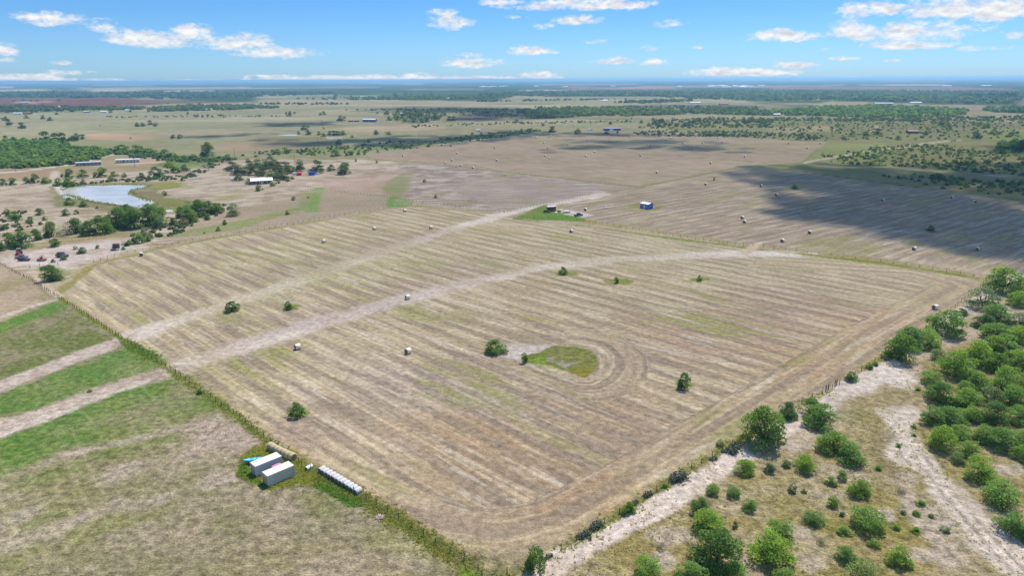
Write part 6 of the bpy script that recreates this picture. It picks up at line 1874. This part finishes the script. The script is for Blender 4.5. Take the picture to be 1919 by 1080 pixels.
# ================================================================== poles and pumpjacks
POLEW = pm("utility_pole_wood", (.075, .06, .05), .95, 0, .2, 2)
def pole_parts(e, hh):
    mb = MB(); mb.tube((0, 0, -.2), (0, 0, hh), .17, .11, 8); mb.build("pole", POLEW, e)
    mb = MB(); mb.box(-1.1, 1.1, -.06, .06, hh - .75, hh - .6); mb.build("crossarm", POLEW, e)
    mb = MB()
    for x_ in (-.95, 0, .95): mb.tube((x_, 0, hh - .59), (x_, 0, hh - .40), .05, .03, 6)
    mb.build("insulator", pm("insulator_grey", (.3, .31, .32)), e)
for i, (a_, b_, hh, lab) in enumerate([(440, 295, 10, "utility pole right of the tall solitary tree"), (553, 309, 10, "utility pole behind the farmhouse grove"), (591, 292, 12, "left one of two tall utility poles beyond the farmhouse"), (597, 276, 12, "right one of two tall utility poles beyond the farmhouse"),
                          (604, 240, 14, "distant utility pole above the far white stock pond"), (683, 273, 10, "short utility pole in the shaded brush beyond the farmhouse"), (785, 267, 11, "utility pole alone on the shaded flat left of the pale path"), (997, 243, 13, "leftmost utility pole behind the far hay field"), (1074, 238, 13, "second utility pole behind the far hay field"),
                          (1107, 237, 13, "third utility pole behind the far hay field"), (1145, 231, 13, "utility pole above the navy house"), (1264, 226, 13, "utility pole above the loose tree clump"), (30, 322, 11, "utility pole at the lower edge of the left woodland"), (253, 313, 9, "utility pole in front of the white mobile home"), (852, 217, 12, "utility pole in the far shaded pasture")]):
    e = empty("utility_pole", G(a_, b_), random.uniform(-.3, .3), lab, "utility pole", "utility poles")
    pole_parts(e, hh)


def pumpjack(px, py, rz, label, sc=1.0):
    e = empty("pumpjack", G(px, py), R(rz), label, "pumpjack", "pumpjacks in the scrub")
    e.scale = (sc, sc, sc)
    m_ = pm("pumpjack_black", (.03, .03, .035), .5, .2, .2, 1)
    mb = MB(); mb.box(-4, 3, -.8, .8, 0, .4); mb.build("base", m_, e)
    mb = MB()
    for y_ in (-.7, .7):
        mb.tube((-.8, y_, .4), (0, 0, 5.0), .12); mb.tube((1.0, y_, .4), (0, 0, 5.0), .12)
    mb.build("post", m_, e)
    mb = MB(); mb.add([(-3.6, -.15, 4.4), (3.4, -.15, 5.6), (3.4, .15, 5.6), (-3.6, .15, 4.4), (-3.6, -.15, 4.9), (3.4, -.15, 6.1), (3.4, .15, 6.1), (-3.6, .15, 4.9)], [(0, 3, 2, 1), (4, 5, 6, 7), (0, 1, 5, 4), (2, 3, 7, 6), (1, 2, 6, 5), (0, 4, 7, 3)]); mb.build("walking_beam", m_, e)
    mb = MB(); mb.prism([(3.3, 4.6), (4.1, 4.7), (4.35, 5.6), (4.0, 6.4), (3.3, 6.5)], -.25, .25); mb.build("horse_head", m_, e)
    mb = MB(); mb.prism([(-3.6, 1.0), (-2.2, .8), (-2.0, 2.4), (-3.2, 2.8)], -.9, .9); mb.build("counterweight", m_, e)
    mb = MB(); mb.tube((4.2, 0, 4.7), (4.2, 0, .2), .04); mb.build("rod", m_, e)


pumpjack(1465, 243, 20, "bulky black pumpjack behind the far hay field", 1.25)
pumpjack(1520, 242, 15, "slender black pumpjack right of the bulky one", 1.1)


# ================================================================== standing grass: uncountable tufts
def tufts(name, pts, hgt, m, label, seed, cat="grass"):
    r_ = np.random.default_rng(seed)
    n = len(pts)
    B = 5
    base_ = np.repeat(pts, B, 0) + r_.normal(0, .16, (n * B, 2))
    hh = (np.repeat(hgt * r_.uniform(.5, 1.4, n), B) * r_.uniform(.6, 1.2, n * B))
    a = r_.uniform(0, 6.28, n * B)
    wv = np.stack([np.cos(a), np.sin(a)], -1) * (.10 + .16 * hh[:, None])
    lean = r_.normal(0, .35, (n * B, 2)) * hh[:, None]
    z0 = np.zeros(n * B)
    co = np.stack([np.column_stack([base_ - wv, z0]), np.column_stack([base_ + wv, z0]), np.column_stack([base_ + lean, hh])], 1).reshape(-1, 3)
    me = np_mesh(name, co, None, np.arange(len(co)).reshape(-1, 3))
    setattr_np(me, 'tint', 'FLOAT', np.repeat(r_.uniform(0, 1, n), B * 3))
    me.materials.append(m)
    tag(link(name, me), label, cat, None, 'stuff')


def pts_in(poly, n, seed, thr=-9, sc=8):
    P = np.array(gp(*poly)); r_ = np.random.default_rng(seed)
    lo, hi = P.min(0), P.max(0)
    c = r_.uniform(lo, hi, (n * 3, 2))
    ok = (poly_sd(c[:, 0], c[:, 1], P) < 0) & (fbm(c[:, 0], c[:, 1], sc, 3, seed) > thr)
    return c[ok][:n]


def pts_line(line, n, wid, seed):
    P = np.array(gp(*line)); r_ = np.random.default_rng(seed)
    seg = np.linalg.norm(np.diff(P, axis=0), axis=1); cum = np.concatenate([[0], np.cumsum(seg)])
    d = r_.uniform(0, cum[-1], n); k = np.searchsorted(cum, d) - 1; k = np.clip(k, 0, len(seg) - 1)
    t = ((d - cum[k]) / seg[k])[:, None]
    p = P[k] * (1 - t) + P[k + 1] * t
    return p + r_.normal(0, wid / 2, (n, 2))


GD = leaf_mat("dry_grass_blade", (.36, .30, .17), (.52, .45, .29))
REED = [(114, 357), (130, 350.5), (165, 347.5), (230, 346), (281, 347), (276, 351), (252, 355), (243, 359), (250, 365), (262, 370), (284, 377), (293, 380), (287, 385), (296, 391), (262, 391), (240, 388), (205, 383), (160, 376), (140, 369), (121, 365)]
GG = leaf_mat("weed_blade", (.28, .29, .085), (.40, .38, .14))
GL = leaf_mat("lush_blade", (.14, .27, .05), (.22, .34, .07))
tufts("dry_grass", pts_in(BR, 13000, 61, .05, 7), .28, GD, "dry straw-coloured grass among the trees beside the sandy track", 61)
tufts("weeds", np.concatenate([pts_line(F1[3:], 1500, 1.8, 62), pts_line([(560, 880), (690, 942), (880, 1062)], 1300, 2.6, 63), pts_line(F2[:12], 700, 1.6, 64)]), .32, GG, "yellow-green weeds along the wire fences", 62, "weeds")
tufts("weeds", np.concatenate([pts_in([(443, 892), (452, 858), (478, 836), (500, 836), (530, 842), (566, 868), (606, 898), (600, 912), (560, 908), (510, 921), (478, 908)], 1500, 65), pts_in(ISL, 60, 66, 0, 6)]), .30, GG, "tall weeds round the containers and on the field island", 65, "weeds")
tufts("reeds", pts_line(REED, 900, 2.4, 70), .8, GG, "reeds and weeds along the muddy rim of the pond", 70, "reeds")
tufts("green_grass", np.concatenate([pts_line([(238, 645), (292, 674)], 260, 2.6, 67), pts_line([(592, 902), (672, 946)], 300, 1.6, 68), pts_in([(443, 892), (455, 866), (480, 896), (510, 921), (478, 908)], 300, 69)]), .35, GL, "lush green grass patches along the left fence", 67)


# ================================================================== fair-weather clouds overhead (their shadows lie on the fields)
def cloud_mat():
    m = bpy.data.materials.new("cloud_vapour")
    m.use_nodes = True
    m.node_tree.nodes.clear()
    h = NT(m.node_tree)
    d = h.new('ShaderNodeBsdfDiffuse'); d.inputs[0].default_value = (.9, .9, .9, 1)
    t = h.new('ShaderNodeBsdfTransparent')
    mx = h.new('ShaderNodeMixShader')
    mx.inputs[0].default_value = .31
    h.l.new(t.outputs[0], mx.inputs[1]); h.l.new(d.outputs[0], mx.inputs[2])
    o = h.new('ShaderNodeOutputMaterial')
    h.l.new(mx.outputs[0], o.inputs[0])
    return m


CLM = cloud_mat()
import bmesh
_bm = bmesh.new(); bmesh.ops.create_icosphere(_bm, subdivisions=2, radius=1.0)
ICO_V = np.array([v.co[:] for v in _bm.verts]); ICO_F = np.array([[v.index for v in f.verts] for f in _bm.faces]); _bm.free()


def cloud(shadow_px, alt_, puff, n, label, seed):
    """a flat-bottomed heap of vapour whose shadow falls inside the given ground outline"""
    P = np.array(gp(*shadow_px))
    r_ = np.random.default_rng(seed)
    lo, hi = P.min(0), P.max(0)
    off = np.array([SUN_DIR.x, SUN_DIR.y]) / SUN_DIR.z * alt_
    pts = []
    while len(pts) < n:
        c = r_.uniform(lo, hi, (n * 2, 2))
        sd_ = poly_sd(c[:, 0], c[:, 1], P) + puff * .9 * fbm(c[:, 0], c[:, 1], puff * 3.5, 3, seed)
        pts += [(a_, b_, s_) for (a_, b_), s_ in zip(c, sd_) if s_ < 0]
    co, fs = [], []
    for i, (x_, y_, s_) in enumerate(pts[:n]):
        rad = puff * r_.uniform(.35, .75) * (1.0 if -s_ > puff else .55)
        v = ICO_V * rad * np.array([1, 1, .55])
        v = v + v * (r_.uniform(-.12, .12, (len(v), 1)))
        z_ = np.maximum(v[:, 2], -rad * .12) + min(-s_, puff * 2) * r_.uniform(0, .5)
        co.append(np.column_stack([v[:, 0] + x_ + off[0], v[:, 1] + y_ + off[1], z_ + alt_]))
        fs.append(ICO_F + i * len(ICO_V))
    me = np_mesh("cloud", np.concatenate(co), None, np.concatenate(fs), True)
    me.materials.append(CLM)
    tag(link("cloud", me), label, "cloud", "clouds overhead", 'thing')


cloud([(1395, 318), (1500, 306), (1600, 309), (1700, 310), (1850, 304), (2050, 308), (2250, 420), (2100, 520), (1919, 514), (1860, 502), (1800, 480), (1740, 464), (1690, 453), (1600, 434), (1500, 416), (1440, 404), (1475, 378), (1452, 354), (1405, 338)], 900, 32, 640, "broad white cloud overhead shading the right of the second hay field", 91)
cloud([(960, 293), (1000, 278), (1080, 262), (1250, 262), (1400, 272), (1420, 286), (1300, 284), (1180, 278), (1080, 286)], 950, 30, 90, "small cloud overhead shading the far hay field", 92)
cloud([(480, 262), (620, 258), (800, 254), (960, 244), (1100, 248), (1250, 250), (1450, 252), (1400, 258), (1200, 257), (1000, 256), (900, 266), (760, 278), (640, 276), (500, 276)], 1000, 42, 190, "long cloud overhead shading the brushy road", 93)
cloud([(820, 228), (860, 212), (700, 204), (900, 201), (1060, 207), (1090, 219), (940, 225)], 1100, 60, 160, "cloud overhead shading the dark grove and the far pasture", 94)
cloud([(490, 230), (620, 227), (640, 233), (500, 237)], 1000, 40, 60, "small cloud overhead shading the pasture left of the blue barn", 95)
cloud([(1100, 198), (1250, 195), (1400, 197), (1420, 201), (1200, 202)], 1100, 60, 80, "cloud overhead shading the far pasture right of centre", 96)
cloud([(1840, 272), (1990, 268), (1990, 290), (1860, 286)], 950, 32, 50, "small cloud overhead shading the dark grove at right", 97)
cloud([(380, 262), (330, 258), (480, 244), (560, 243), (520, 250)], 1000, 30, 26, "thin cloud overhead shading the pasture at left", 98)
cloud([(1790, 177), (1919, 177), (1990, 182), (1900, 188), (1820, 183)], 1200, 110, 60, "cloud overhead shading the far right forest", 99)

# ------------------------------------------------------------------ haze: the air over the whole plain
def haze_box():
    S = 45000.0
    z0, z1 = -1.0, 88.0
    co = [(x, y, z) for z in (z0, z1) for y in (-S, S) for x in (-S, S)]
    me = bpy.data.meshes.new("haze")
    me.from_pydata(co, [], [(0, 2, 3, 1), (4, 5, 7, 6), (0, 1, 5, 4), (2, 6, 7, 3), (0, 4, 6, 2), (1, 3, 7, 5)])
    m = bpy.data.materials.new("haze_air")
    m.use_nodes = True
    m.node_tree.nodes.clear()
    h = NT(m.node_tree)
    v = h.new('ShaderNodeVolumePrincipled')
    v.inputs['Color'].default_value = (0.38, 0.68, 0.95, 1)
    v.inputs['Density'].default_value = HAZE_DENSITY
    v.inputs['Anisotropy'].default_value = 0.35
    o = h.new('ShaderNodeOutputMaterial')
    h.l.new(v.outputs[0], o.inputs['Volume'])
    me.materials.append(m)
    ob = bpy.data.objects.new("haze", me)
    COL.objects.link(ob)
    ob['kind'] = 'stuff'


HAZE_DENSITY = 8.2e-5
haze_box()
